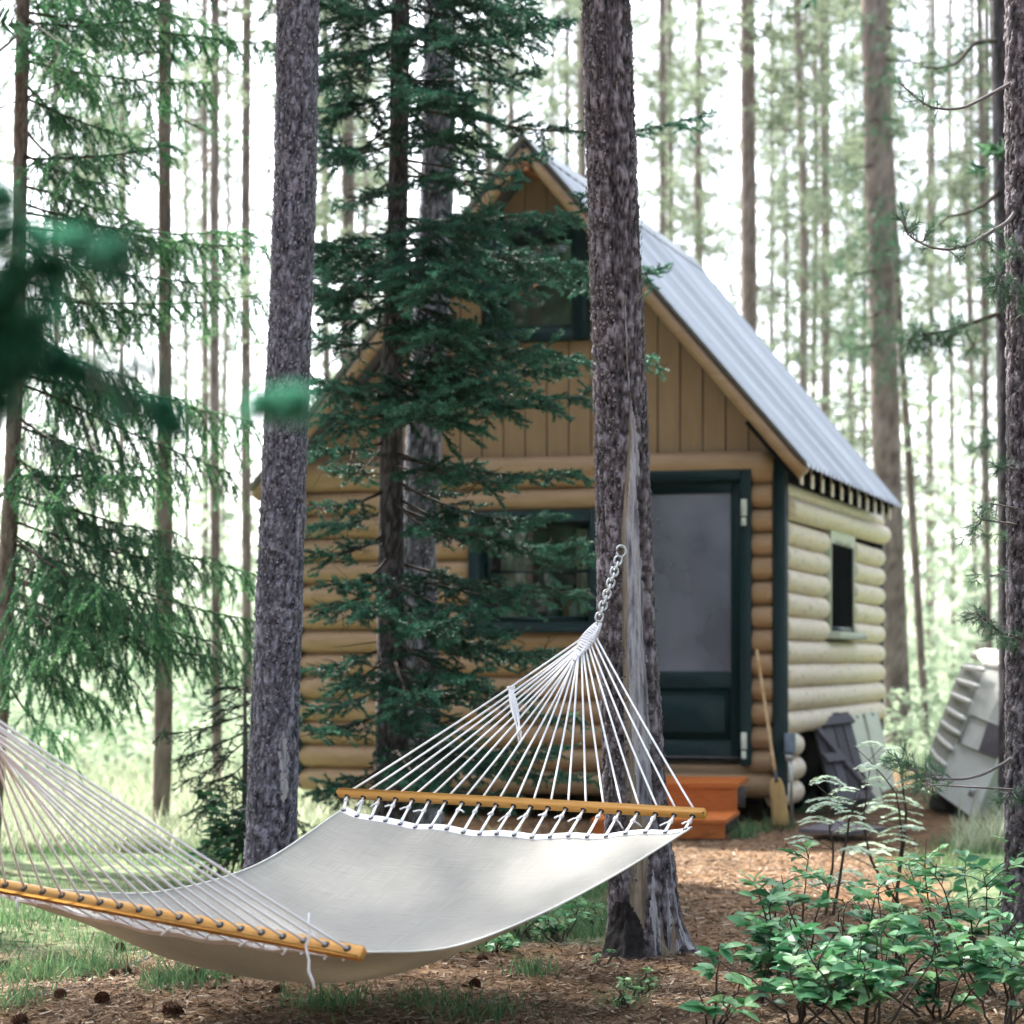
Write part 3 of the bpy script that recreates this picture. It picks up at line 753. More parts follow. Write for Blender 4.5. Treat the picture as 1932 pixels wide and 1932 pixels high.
# sheathing under the metal, rafters, rake poles, ridge beam
mb = MB()
for side in (-1, 1):
    pts = [roof_pt(side, q, t, -.035) for q, t in ((0.0, .004), (.97, .004), (.97, .99), (0.0, .99))]
    mb.prism(pts, np.array([0, 0, -.02]))
mb.build("roof_sheathing", M['greywood'], roof, smooth=False)
for k in range(11):
    t = (k + .35) / 11.2
    p0 = roof_pt(-1, .80, t, -.135); p1 = roof_pt(-1, .965, t, -.135)
    mb = MB(); mb.bar(p0, p1, .07, .14, up=UPZ); pe = roof_pt(-1, .97, t, -.13); mb.box(pe, (.012, .085, .165), AX, 1); mb.build("rafter_tail", [M['dark'], M['pale']], roof, smooth=False)  # eave shade painted as black bodies, lit ends as pale plates
for side in (-1, 1):
    mb = MB()
    p0 = roof_pt(side, .0, .012, -.10) + UPZ * .0; p1 = roof_pt(side, .985, .012, -.10)
    pts = p0 + (p1 - p0) * np.linspace(0, 1, 12)[:, None]
    mb.tube(pts, .052, 14); mb.build("rake_pole", M['tan'], roof)
mb = MB(); mb.bar(L(RH, -FO + .0, zr - .11), L(RH, 0.1, zr - .11), .10, .12, bev=.01); mb.build("ridge_beam", M['rust'], roof)

# ------------------------------------------------------------------ steps
a_, b_ = nrm(P(1367, 1547, 15.1) - P(1250, 1545, 15.1)), None
st = thing("wooden_steps", G(1250, 15.2), "two orange stained plank steps on old logs below the green door", "steps")
sr = math.radians(4)
ex = np.array([math.cos(sr), -math.sin(sr), 0]); ey = np.array([math.sin(sr) * 1.0 + .10, math.cos(sr), 0]); ey = nrm(ey)
def SP(x, y, z): return np.array([P(1367, 1580, 15.15)[0], 15.15, 0]) + ex * x + ey * y + UPZ * z
def slab(nm, x0, x1, y0, y1, z0, z1, mat, tiltz=0.0, lab=None):
    mb = MB()
    c = [SP(x0, y0, z0 - tiltz), SP(x1, y0, z0 - tiltz), SP(x1, y1, z0), SP(x0, y1, z0)]
    mb.prism(c[::-1], UPZ * (z1 - z0))
    o = mb.build(nm, mat, st, smooth=False)
    if lab: o["label"] = lab
    return o
slab("tread", -.95, .012, -.02, .66, .125, .155, M['orange'], .02)
slab("riser", -.94, 0, -.0, .028, .0, .105, M['orange'])
slab("tread", -.95, .012, .58, 1.12, .345, .38, M['orange'], .02)
slab("riser", -.94, 0, .60, .63, .15, .327, M['orange'])
mb = MB()
for (yy, zz, r_) in ((.82, .245, .085),): mb.tube([SP(-.9, yy, zz), SP(-.45, yy, zz), SP(.03, yy + .01, zz)], [r_, r_, r_ * .96], 16)
for (yy, zz, r_) in ((.16, .06, .06), (.40, .06, .065), (.62, .065, .065), (.86, .07, .07)): mb.tube([SP(-.9, yy, zz), SP(-.45, yy, zz), SP(-.03, yy, zz)], r_, 14)
mb.build("log_support", M['log_end'], st)

# ------------------------------------------------------------------ broom
br = thing("broom", G(1475, 16.15), "old straw broom with worn wooden handle leaning beside the green corner board", "broom")
top, fer, foot = P(1428, 1226, 16.38), P(1464, 1468, 16.2), P(1474, 1560, 16.15)
mb = MB(); mb.tube(top + (fer - top) * np.linspace(0, 1, 10)[:, None], np.linspace(.011, .014, 10), 10); mb.build("handle", M['handle'], br)
dv = nrm(foot - fer)
mb = MB(); mb.tube([fer - dv * .06, fer, fer + dv * .03], [.017, .022, .04], 12, flat=.6); mb.build("collar", M['greywood'], br)
mb = MB(); tt = np.linspace(0, 1, 12); ln = np.linalg.norm(foot - fer)
prof = np.interp(tt, [0, .12, .3, .55, .8, 1], [.03, .052, .058, .060, .066, .062])
mb.tube(fer + dv * (ln * tt)[:, None], prof, 22, flat=.45, up=(0, 1, 0))
r_ = np.random.default_rng(5)
for k in range(90):
    a = r_.uniform(-1, 1); p = fer + dv * ln * .75 + ex * a * .058 - ey * r_.uniform(.0, .026)
    mb.tube([p, p + dv * r_.uniform(.06, .10) + ex * a * .012], [.0022, .0012], 3, cap=False)
mb.build("bristles", M['straw'], br)

# ------------------------------------------------------------------ electrical box on conduit
eb = thing("electrical_box", G(1492, 16.35), "grey electrical outlet box on a thin conduit post beside the pale cabin wall", "electrical box")
c = P(1491, 1403, 16.35)
mb = MB(); mb.box(c, (.085, .07, .16), AX, bev=.006); mb.box(c - cb * .04, (.07, .012, .14), AX, bev=.003); o = mb.build("box_body", M['box_grey'], eb)
mb = MB(); mb.box(c - ca * .048, (.008, .06, .15), AX); mb.build("cover_edge", M['hinge'], o)
mb = MB(); mb.tube([P(1493, 1421, 16.35), P(1493, 1470, 16.35), P(1494, 1560, 16.35)], .013, 10); mb.tube([P(1489, 1421, 16.35), P(1489, 1435, 16.35)], .03, 10); mb.build("conduit", M['galv'], eb)

# ------------------------------------------------------------------ leaning boards
pb = thing("plank_panel", G(1590, 17.6), "dark weathered plank panel with a cross brace leaning on the pale log wall", "plank panel")
def quadpt(c4, s, t): return (c4[0] * (1 - s) + c4[1] * s) * (1 - t) + (c4[3] * (1 - s) + c4[2] * s) * t
c4 = [P(1527, 1347, 18.0), P(1600, 1337, 18.6), P(1650, 1522, 17.7), P(1577, 1527, 17.1)]
nn_ = nrm(np.cross(c4[1] - c4[0], c4[3] - c4[0]))
if nn_[1] > 0: nn_ = -nn_
for k in range(4):
    s0, s1 = k / 4 + .015, (k + 1) / 4 - .015
    mb = MB(); mb.prism([quadpt(c4, s0, 0.01 * k), quadpt(c4, s1, 0.01 * k), quadpt(c4, s1, 1 - .02 * (k % 3)), quadpt(c4, s0, 1 - .02 * (k % 3))], -nn_ * .025)
    mb.t = [np.full(len(q), [.3, .8, .55, .7][k], np.float32) for q in mb.t]
    mb.build("plank", M['plankdark'], pb, smooth=False)
for (sa, ta, sb_, tb) in ((.05, .18, .95, .86), (.03, .12, .97, .12), (.03, .5, .5, .5), (.03, .9, .97, .9)):
    mb = MB(); mb.bar(quadpt(c4, sa, ta) + nn_ * .02, quadpt(c4, sb_, tb) + nn_ * .02, .03, .085, up=np.cross(nn_, quadpt(c4, sb_, tb) - quadpt(c4, sa, ta)), tint=.8); mb.build("brace", M['plankdark'], pb, smooth=False)
sgp = thing("board_panel", G(1650, 18.0), "pale sage green boards with round holes at the top leaning on the cabin wall", "board panel")
g4 = [P(1597, 1350, 18.55), P(1656, 1341, 19.1), P(1694, 1500, 18.0), P(1638, 1530, 17.55)]
gn = nrm(np.cross(g4[1] - g4[0], g4[3] - g4[0])); gn = -gn if gn[1] > 0 else gn
for (s0, s1) in ((0, .5), (.55, 1.0)):
    mb = MB(); mb.prism([quadpt(g4, s0 + (0.02 if s0 else 0), 0), quadpt(g4, s1, 0), quadpt(g4, s1 - .0, 1 if s0 == 0 else .9), quadpt(g4, s0 + .0, 1 if s0 == 0 else .9)], -gn * .03)
    mb.build("board", M['sage'], sgp, smooth=False)
for s in (.32, .52, .82):
    mb = MB(); c = quadpt(g4, s, .035) + gn * .002
    mb.tube([c, c - gn * .01], .018, 10); mb.build("bolt_hole", M['black'], sgp)
mb = MB(); fb = [G(1507, 15.25), G(1600, 14.85), G(1672, 15.1), G(1575, 15.65)]
mb.prism([p + UPZ * (.035 + .01 * i) for i, p in enumerate(fb)][::-1], UPZ * .03)
tag(mb.build("flat_board", M['greywood'], None, False, org=G(1590, 15.2)), "grey weathered board lying flat on the ground behind the pale leafed sapling", "board")

# ------------------------------------------------------------------ the small boat stood against the trees
def BQ(x, y, dep): return P(1694.9 + x * .2193, 1191.7 + y * .2193, dep)
boat = thing("small_boat", BQ(655, 1610, 16.9) * np.array([1, 1, 0]), "small pale aluminium boat propped upright on its end beside the tree at the right", "boat")
yl, yr, ybk = 17.3, 16.9, 17.9
bn = [BQ(750, 290, 17.5), BQ(940, 308, 17.1), BQ(985, 330, 17.0), BQ(985, 850, 16.9), BQ(855, 1090, 16.9), BQ(655, 1610, 16.8), BQ(335, 1385, 17.2), BQ(420, 1120, 17.3), BQ(600, 690, 17.4)]
mb = MB(); mb.prism(bn, np.array([.02, .03, 0])); mb.build("hull_bottom", M['hull'], boat, smooth=False)
side_in = [BQ(335, 1385, 17.2), BQ(420, 1120, 17.3), BQ(530, 860, 17.35), BQ(600, 690, 17.4), BQ(680, 460, 17.45), BQ(750, 290, 17.5)]
side_out = [BQ(237, 1125, 17.85), BQ(275, 1005, 17.9), BQ(365, 765, 17.95), BQ(410, 640, 18.0), BQ(492, 405, 18.0), BQ(570, 262, 18.05)]
# the strake side from inner chine to outer gunwale, curved
Gp = np.zeros((6, 7, 3))
for i in range(6):
    for j in range(7):
        t = j / 6; Gp[i, j] = side_in[i] * (1 - t) + side_out[i] * t + np.array([-.03, -.05, 0]) * math.sin(t * math.pi)
mb = MB(); mb.grid(Gp); mb.grid(Gp + np.array([.01, .02, 0])); mb.build("hull_side", M['hullside'], boat)
# far sides and open interior so it has real depth
back = [p + np.array([.22, .55, 0.0]) for p in bn]
mb = MB()
for i in range(1, 6): mb.add([bn[i], bn[i + 1], back[i + 1], back[i]], [[0, 1, 2, 3]])
mb.add([bn[6], back[6], side_out[0] + np.array([.22, .3, 0]), side_out[0]], [[0, 1, 2, 3]])
mb.build("hull_inside", M['hullside'], boat, smooth=False)
for (x0, y0, x1, y1) in [(547, 298, 750, 332), (497, 412, 692, 472), (448, 528, 630, 608), (415, 652, 575, 752), (360, 765, 532, 884), (331, 882, 467, 1012), (278, 1008, 415, 1155), (238, 1122, 358, 1290)]:
    mb = MB(); p0 = BQ(x0, y0, 17.84); p1 = BQ(x1, y1, 17.26); mid = (p0 + p1) / 2 + np.array([-.03, -.06, 0])
    ln = np.linspace(0, 1, 9)[:, None]
    pts = p0 * (1 - ln) ** 2 + 2 * mid * ln * (1 - ln) + p1 * ln ** 2
    mb.tube(pts, [.012, .021, .023, .023, .023, .023, .023, .021, .012], 10); mb.build("rib", M['white'], boat)
mb = MB(); cp = [BQ(640, 205, 17.9), BQ(740, 195, 17.7), BQ(850, 215, 17.5), BQ(915, 255, 17.3), BQ(940, 290, 17.15)]
mb.tube(cp, [.03, .05, .06, .055, .03], 12); mb.tube([BQ(700, 215, 17.7), BQ(760, 270, 17.5), BQ(850, 290, 17.3), BQ(940, 300, 17.1)], [.02, .035, .035, .02], 12)
mb.box(BQ(925, 235, 17.2), (.05, .05, .04), bev=.01)
mb.build("bow_cap", M['white'], boat)
mb = MB(); mb.prism([BQ(335, 1385, 17.25), BQ(650, 1608, 16.95), BQ(560, 1612, 17.2), BQ(380, 1600, 17.4), BQ(262, 1510, 17.6), BQ(262, 1420, 17.7)], np.array([.1, .3, 0])); mb.build("hull_shade", M['black'], boat, smooth=False)  # solid black piece standing in for the shadow below the hull
off = np.array([-.0, -.03, 0])
mb = MB(); mb.prism([p + off for p in (BQ(765, 785, 17.05), BQ(925, 840, 16.85), BQ(845, 1088, 16.85), BQ(688, 1020, 17.0))], np.array([0, .02, 0])); mb.build("rubber_patch", M['greywood'], boat, smooth=False)
mb = MB()
mb.bar(BQ(610, 715, 17.32), BQ(925, 832, 16.85), .02, .02); mb.bar(BQ(510, 955, 17.25), BQ(845, 1085, 16.85), .02, .02); mb.bar(BQ(610, 715, 17.33), BQ(515, 960, 17.27), .014, .014)
mb.build("seat_seam", M['hullside'], boat)
mb = MB(); mb.bar(BQ(655, 1320, 16.87), BQ(620, 1420, 16.87), .025, .05); mb.build("drain_fin", M['galv'], boat)
# ------------------------------------------------------------------ hammock
N0, N20 = P(-89, 1655, 6.81), P(659, 1795, 6.19)
F0, F20 = P(658, 1497, 8.61), P(1309, 1534, 7.99)
KN, KF = P(-80, 1300, 5.8), P(1125, 1182, 8.95)
SPN, SPF = P(0, 1418, 6.12), P(1083, 1246, 8.78)      # where the innermost cords leave the braided clew
ham = thing("hammock", ((N0 + F20) / 2) * np.array([1, 1, 0]), "off white fabric hammock with two wooden spreader bars and white cords", "hammock")
NM, FM = (N0 + N20) / 2, (F0 + F20) / 2
def frame(A, B_, K):
    a = nrm(B_ - A); n = (K - (A + B_) / 2); n = nrm(n - a * n.dot(a)); b = np.cross(n, a)
    if b[2] < 0: b = -b
    return a, n, b
aN, nN, bN = frame(N0, N20, KN); aF, nF, bF = frame(F0, F20, KF)
for (A, B_, a, n, b) in ((N0, N20, aN, nN, bN), (F0, F20, aF, nF, bF)):
    Lg = np.linalg.norm(B_ - A) + .10
    mb = MB(); mb.box((A + B_) / 2, (Lg, .030, .043), [a, n, b], bev=.006)
    bar_o = mb.build("spreader_bar", M['barwood'], ham)
    for i in range(21):
        c = A + (B_ - A) * i / 20
        mb = MB(); mb.tube([c - n * .0158, c + n * .0158], .0118, 12); mb.build("cord_hole", M['black'], bar_o)

def tN(i): return N0 + (N20 - N0) * i / 20
def tF(i): return F0 + (F20 - F0) * i / 20

# bed surface
sk = [0, .25, .5, .75, 1]
LE = np.array([P(-70, 1667, 6.88), P(130, 1681, 7.28), P(300, 1681, 7.7), P(484, 1630, 8.15), P(652, 1524, 8.55)])
RE = np.array([P(668, 1803, 6.24), P(844, 1789, 6.66), P(1003, 1731, 7.1), P(1150, 1656, 7.55), P(1306, 1561, 7.93)])
def spl(K, s):
    """Catmull-Rom through 5 rows"""
    s = np.atleast_1d(s) * 4; i = np.clip(np.floor(s).astype(int), 0, 3); f = (s - i)[:, None]
    g = lambda q: K[np.clip(q, 0, 4)] + np.where(((q < 0))[:, None], (K[0] - K[1])[None], 0) + np.where((q > 4)[:, None], (K[4] - K[3])[None], 0)
    p0, p1, p2, p3 = g(i - 1), g(i), g(i + 1), g(i + 2)
    return .5 * (2 * p1 + (p2 - p0) * f + (2 * p0 - 5 * p1 + 4 * p2 - p3) * f ** 2 + (3 * p1 - p0 - 3 * p2 + p3) * f ** 3)
hax = nrm((FM - NM) * np.array([1, 1, 0]))
def bed(s, t):
    """s along 0 near..1 far, t across 0 left..1 right; arrays of equal shape"""
    sh = s.shape; s = s.ravel(); t = t.ravel()
    l_ = spl(LE, s); r_ = spl(RE, s)
    p = l_ * (1 - t)[:, None] + r_ * t[:, None]
    bow = (4 * t * (1 - t))
    B = np.interp(s, [0, .08, .2, .3, .5, .75, .9, 1], [.05, .115, .185, .205, .20, .135, .085, .055])
    p[:, 2] -= B * bow ** .85
    sc = np.where(s < .5, (1 - s) ** 6, -(s ** 6)) * .085 * bow
    p += hax * sc[:, None]
    # slight ripples and wrinkles
    p[:, 2] += .010 * np.exp(-((t - .5 - .25 * (s - .5)) / .05) ** 2) * np.sin(s * math.pi) + .012 * (fbm(np.stack([s * 1.5, t * 9, s * 0], -1), 3, 8) - .5)
    p[:, 2] += .004 * np.sin(t * 40 + 3 * s) * np.exp(-s * 9) + .004 * np.sin(t * 36 + 2 * s) * np.exp(-(1 - s) * 12) + .006 * (fbm(np.stack([s * 3, t * 3, s * 0], -1), 2, 3) - .5)
    return p.reshape(*sh, 3)
ns, nt2 = 150, 90
S_, T_ = np.meshgrid(np.linspace(0, 1, ns), np.linspace(0, 1, nt2), indexing='ij')
mb = MB(); mb.grid(bed(S_, T_))
fb_ = mb.build("bed_fabric", M['fabric'], ham)
# weave as bump on the bed
m = M['fabric']; n = m.node_tree.nodes; l = m.node_tree.links; b = n["Principled BSDF"]
uv = fb_.data.uv_layers.new(name="UVMap")
li = np.zeros(len(fb_.data.loops), np.int32); fb_.data.loops.foreach_get("vertex_index", li)
uvs = np.stack([S_.ravel()[li], T_.ravel()[li]], -1); uv.data.foreach_set("uv", uvs.astype(np.float32).ravel())
tc = n.new("ShaderNodeTexCoord"); mp = n.new("ShaderNodeMapping"); mp.inputs["Scale"].default_value = (260, 200, 1)
l.new(tc.outputs["UV"], mp.inputs[0])
w1 = n.new("ShaderNodeTexWave"); w1.inputs["Scale"].default_value = 1; w1.bands_direction = 'X'; w1.inputs["Distortion"].default_value = 1.5; w1.inputs["Detail Scale"].default_value = .02
w2 = n.new("ShaderNodeTexWave"); w2.inputs["Scale"].default_value = 1; w2.bands_direction = 'Y'; w2.inputs["Distortion"].default_value = 1.5; w2.inputs["Detail Scale"].default_value = .02
ad = n.new("ShaderNodeMath"); ad.operation = 'ADD'
l.new(mp.outputs[0], w1.inputs["Vector"]); l.new(mp.outputs[0], w2.inputs["Vector"]); l.new(w1.outputs[1], ad.inputs[0]); l.new(w2.outputs[1], ad.inputs[1])
bm_ = n.new("ShaderNodeBump"); bm_.inputs["Strength"].default_value = .9; bm_.inputs["Distance"].default_value = .004
l.new(ad.outputs[0], bm_.inputs["Height"]); l.new(bm_.outputs[0], b.inputs["Normal"])

mp2 = n.new("ShaderNodeMapping"); mp2.inputs["Scale"].default_value = (14, 320, 1); l.new(tc.outputs["UV"], mp2.inputs[0])
mp3 = n.new("ShaderNodeMapping"); mp3.inputs["Scale"].default_value = (420, 12, 1); l.new(tc.outputs["UV"], mp3.inputs[0])
na = n.new("ShaderNodeTexNoise"); na.inputs["Scale"].default_value = 1; nb_ = n.new("ShaderNodeTexNoise"); nb_.inputs["Scale"].default_value = 1
l.new(mp2.outputs[0], na.inputs["Vector"]); l.new(mp3.outputs[0], nb_.inputs["Vector"])
sm_ = n.new("ShaderNodeMath"); sm_.operation = 'ADD'; l.new(na.outputs[0], sm_.inputs[0]); l.new(nb_.outputs[0], sm_.inputs[1])
mr = n.new("ShaderNodeMapRange"); mr.inputs[1].default_value = .6; mr.inputs[2].default_value = 1.4; mr.inputs[3].default_value = .80; mr.inputs[4].default_value = 1.10; l.new(sm_.outputs[0], mr.inputs[0])
src = b.inputs["Base Color"].links[0].from_socket
mm_ = n.new("ShaderNodeMix"); mm_.data_type = 'RGBA'; mm_.blend_type = 'MULTIPLY'; mm_.inputs[0].default_value = 1
l.new(src, mm_.inputs[6]); l.new(mr.outputs[0], mm_.inputs[7]); l.new(mm_.outputs[2], b.inputs["Base Color"])

for s0, s1 in ((-0.004, .018), (.982, 1.004)):
    k = 100; tt = np.linspace(0, 1, k)
    Sx, Tx = np.meshgrid(np.linspace(max(0, s0), min(1, s1), 3), tt, indexing='ij')
    q = bed(Sx, Tx) + UPZ * .004; q2 = bed(Sx, Tx) - UPZ * .004
    mb = MB(); mb.grid(q); mb.grid(q2); mb.grid(np.stack([q[0], q2[0]])); mb.grid(np.stack([q[-1], q2[-1]]))
    mb.build("hem", M['hem'], ham)
for t0 in (0.0, 1.0):     # rolled side seams
    sx = np.linspace(.01, .99, 60); q = bed(sx, np.full(60, t0))
    mb = MB(); mb.tube(q, .004, 6); mb.build("side_seam", M['fabric'], ham)

rg = np.random.default_rng(11)
gpts = []
for end in (0, 1):
    for i in range(21):
        t = (i + .15) / 20.3; s = .012 if end == 0 else .988
        p = bed(np.array([s]), np.array([t]))[0]
        dn = nrm(np.cross(bed(np.array([s + (.01 if end == 0 else -.01)]), np.array([t]))[0] - p, bed(np.array([s]), np.array([min(1, t + .01)]))[0] - p))
        dn = dn if dn[2] > 0 else -dn
        gpts.append((end, i, p, dn))
        th = np.linspace(0, 2 * math.pi, 11); u_ = nrm(np.cross(dn, [0, 1, .1])); v_ = np.cross(dn, u_)
        mb = MB(); mb.tube(p + dn * .006 + .0075 * (np.cos(th)[:, None] * u_ + np.sin(th)[:, None] * v_), .0024, 6, cap=False)
        mb.tube([p + dn * .0045, p + dn * .0052], .006, 10)
        mb.build("grommet", M['black'], ham)

def cord(mb, p0, p1, r, sag=.0, n=14, seed=0, twist=True):
    t = np.linspace(0, 1, n)[:, None]; p = p0 + (p1 - p0) * t; p = p - UPZ * (4 * t * (1 - t) * sag)
    mb.tube(p, r, 7, cap=True)
for (end, i, p, dn) in gpts:
    c, nv = (tN(i), nN) if end == 0 else (tF(i), nF)
    # doubled lashing from bar hole to grommet with a knot and a loose tail
    q = c - nv * .017
    mb = MB()
    side = nrm(np.cross(p - q, dn)) * .0035
    for k in (-1, 1): cord(mb, q + side * k * .4, p + dn * .006 + side * k, .0032, .002, 6)
    kn_ = q + (p - q) * rg.uniform(.22, .4)
    th = np.linspace(0, 4 * math.pi, 16); ax_ = nrm(p - q); u_ = nrm(np.cross(ax_, [0, 0, 1])); v_ = np.cross(ax_, u_)
    mb.tube(kn_ + ax_ * (th / (4 * math.pi) * .018 - .009)[:, None] + .0062 * (np.cos(th)[:, None] * u_ + np.sin(th)[:, None] * v_), .0036, 6)
    if rg.random() < .8:
        dd = nrm(rg.normal(size=3) * np.array([.8, .4, .3]) + np.array([-.5, -.4, -.35])); l0 = rg.uniform(.02, .055)
        mb.tube([kn_, kn_ + dd * l0 * .5 + UPZ * .004, kn_ + dd * l0], [.0032, .0032, .0042], 6)
    mb.build("lashing", M['rope'], ham)
    # main suspension cord to the clew
    K, SPx = (KN, SPN) if end == 0 else (KF, SPF)
    f = 1 - abs(i - 10) / 10
    j = K + (SPx - K) * (.10 + .9 * f ** .8) + rg.normal(size=3) * .003
    st_ = c + nv * .012
    if end == 1 and i in (5, 6): j = j + np.array([-.012, 0, -.01])
    mb = MB(); cord(mb, st_, j, .0043, .006 + .006 * rg.random(), 18); mb.build("cord", M['rope'], ham)
# braided clews
for K, SPx, A, B_ in ((KN, SPN, N0, N20), (KF, SPF, F0, F20)):
    mb = MB()
    ax_ = nrm(SPx - K); ln = np.linalg.norm(SPx - K); u_ = nrm((B_ - A) - ax_ * (B_ - A).dot(ax_)); v_ = np.cross(ax_, u_)
    for k in range(10):
        ph = k * 2 * math.pi / 10
        t = np.linspace(0, 1, 40)
        wv = np.interp(t, [0, .12, .45, .8, 1], [.016, .022, .030, .018, .004])
        pts = K + ax_ * (t * ln)[:, None] + u_ * (wv * np.sin(t * 16 + ph))[:, None] + v_ * (.4 * wv * np.cos(t * 21 + ph * 1.7))[:, None]
        mb.tube(pts, .0042, 6)
    for t in np.linspace(.05, .85, 13):
        wv = np.interp(t, [0, .12, .45, .8, 1], [.018, .025, .036, .020, .005])
        a = np.linspace(0, 2 * math.pi, 13)
        mb.tube(K + ax_ * t * ln + u_ * (wv * np.cos(a))[:, None] + v_ * (.5 * wv * np.sin(a))[:, None] + ax_ * (.01 * np.sin(a * 2))[:, None], .004, 6)
    a = np.linspace(-.5, 2 * math.pi + .5 - math.pi, 12)
    up_ = -ax_
    a = np.linspace(-.3, math.pi + .3, 14)
    mb.tube(K + u_ * (.014 * np.cos(a))[:, None] + up_ * (.028 * np.sin(a))[:, None], .0075, 8)
    mb.build("braided_clew", M['rope'], ham)
# bundle of spare cord tied into the far cords
tc0, tc1 = P(964, 1300, 8.72), P(984, 1396, 8.60)
mb = MB()
for k in range(7):
    t = np.linspace(0, 1, 14); o1 = rg.normal(size=3) * .006; o2 = rg.normal(size=3) * .006
    o1[1] = -abs(o1[1]); 
    pts = tc0 + (tc1 - tc0) * t[:, None] * rg.uniform(.8, 1.02) + np.array([1, 0, 0]) * ((k - 3) * .0052 * np.sin(t * math.pi * .8 + .4))[:, None] + np.array([0, -.01, 0]) + o2 * t[:, None]
    mb.tube(pts, .0036, 6)
a = np.linspace(0, 4 * math.pi, 20); mb.tube(tc0 + np.stack([.014 * np.cos(a), .012 * np.sin(a), .01 * a / 12], -1), .004, 6)
mb.build("tied_cord_bundle", M['rope'], ham)
# loose end hanging from the near bar
e0 = P(583, 1722, 6.15)
pts = np.array([P(583, 1722, 6.16), P(582, 1745, 6.15), P(584, 1765, 6.14), P(577, 1785, 6.14), P(583, 1812, 6.14), P(582, 1832, 6.14), P(589, 1848, 6.14), P(593, 1865, 6.14)])
mb = MB(); mb.tube(pts, [.003, .0034, .0038, .0042, .004, .0048, .0042, .005], 7); mb.build("loose_cord_end", M['rope'], ham)
mb = MB(); mb.tube([P(33, 1692, 6.5), P(31, 1705, 6.5), P(35, 1720, 6.5)], .003, 6); mb.build("loose_cord_end", M['rope'], ham)

# ------------------------------------------------------------------ chain and eye hook
HK = P(1172, 1040, 9.03)
chn = thing("hanging_chain", HK, "galvanised chain with eye hook joining the hammock cords to the pine", "chain")
def link(c, ax_, up_, ll=.021, ww=.0125, r=.0042):
    a = np.linspace(0, 2 * math.pi, 21)
    x = np.clip(np.cos(a) * 1.5, -1, 1) * 0 + np.cos(a)
    k = np.sign(np.cos(a)) * np.abs(np.cos(a)) ** .8
    pts = c + ax_ * (ll * k)[:, None] + up_ * (ww * np.sign(np.sin(a)) * np.abs(np.sin(a)) ** .7)[:, None]
    mb = MB(); mb.tube(pts, r, 8, cap=False); return mb
K0 = KF + nrm(HK - KF) * .03
ax_ = nrm(HK - K0); Ltot = np.linalg.norm(HK - K0) - .03; nl = 11
u_ = nrm(np.cross(ax_, [0.3, 1, 0])); v_ = np.cross(ax_, u_)
for k in range(nl):
    c = K0 + ax_ * Ltot * (k + .5) / nl
    ang = (k % 2) * math.pi / 2 + .5
    uu = u_ * math.cos(ang) + v_ * math.sin(ang)
    link(c, ax_, uu, Ltot / nl * .72, .0155, .0047).build("chain_link", M['galv'], chn)
a = np.linspace(0, 2 * math.pi, 21); mb = MB()
mb.tube(HK + np.array([1, 0, .0]) * (.020 * np.cos(a))[:, None] + UPZ * (.024 * np.sin(a))[:, None], .0055, 8, cap=False)
mb.tube([HK + UPZ * .02, HK + UPZ * .026 + np.array([.01, .12, 0])], .007, 8); mb.build("eye_hook", M['galv'], chn)
# ------------------------------------------------------------------ tree building tools
def trunk_axis(rows, y, top, base_ext=0.12, yt=None):
    """rows (v, uL, uR) -> centres, radii going up to 'top' metres"""
    rows = sorted(rows, key=lambda r: -r[0])
    c, r = [], []
    for v, a, b in rows:
        yy = y
        c.append([((a + b) / 2 - U0) * yy / F, yy, H - (v - V0) * yy / F]); r.append((b - a) / 2 * yy / F)
    c = np.array(c); r = np.array(r)
    if c[-1, 2] < top:
        d = (c[-1] - c[-2]) / (c[-1, 2] - c[-2, 2])
        k = 6; z = np.linspace(c[-1, 2], top, k + 1)[1:]
        ext = c[-1] + d * (z - c[-1, 2])[:, None] * .6; ext[:, 2] = z
        rr = r[-1] * (1 - .8 * (z - c[-1, 2]) / (top - c[-1, 2]) * .9)
        c = np.concatenate([c, ext]); r = np.concatenate([r, rr])
    return c, r

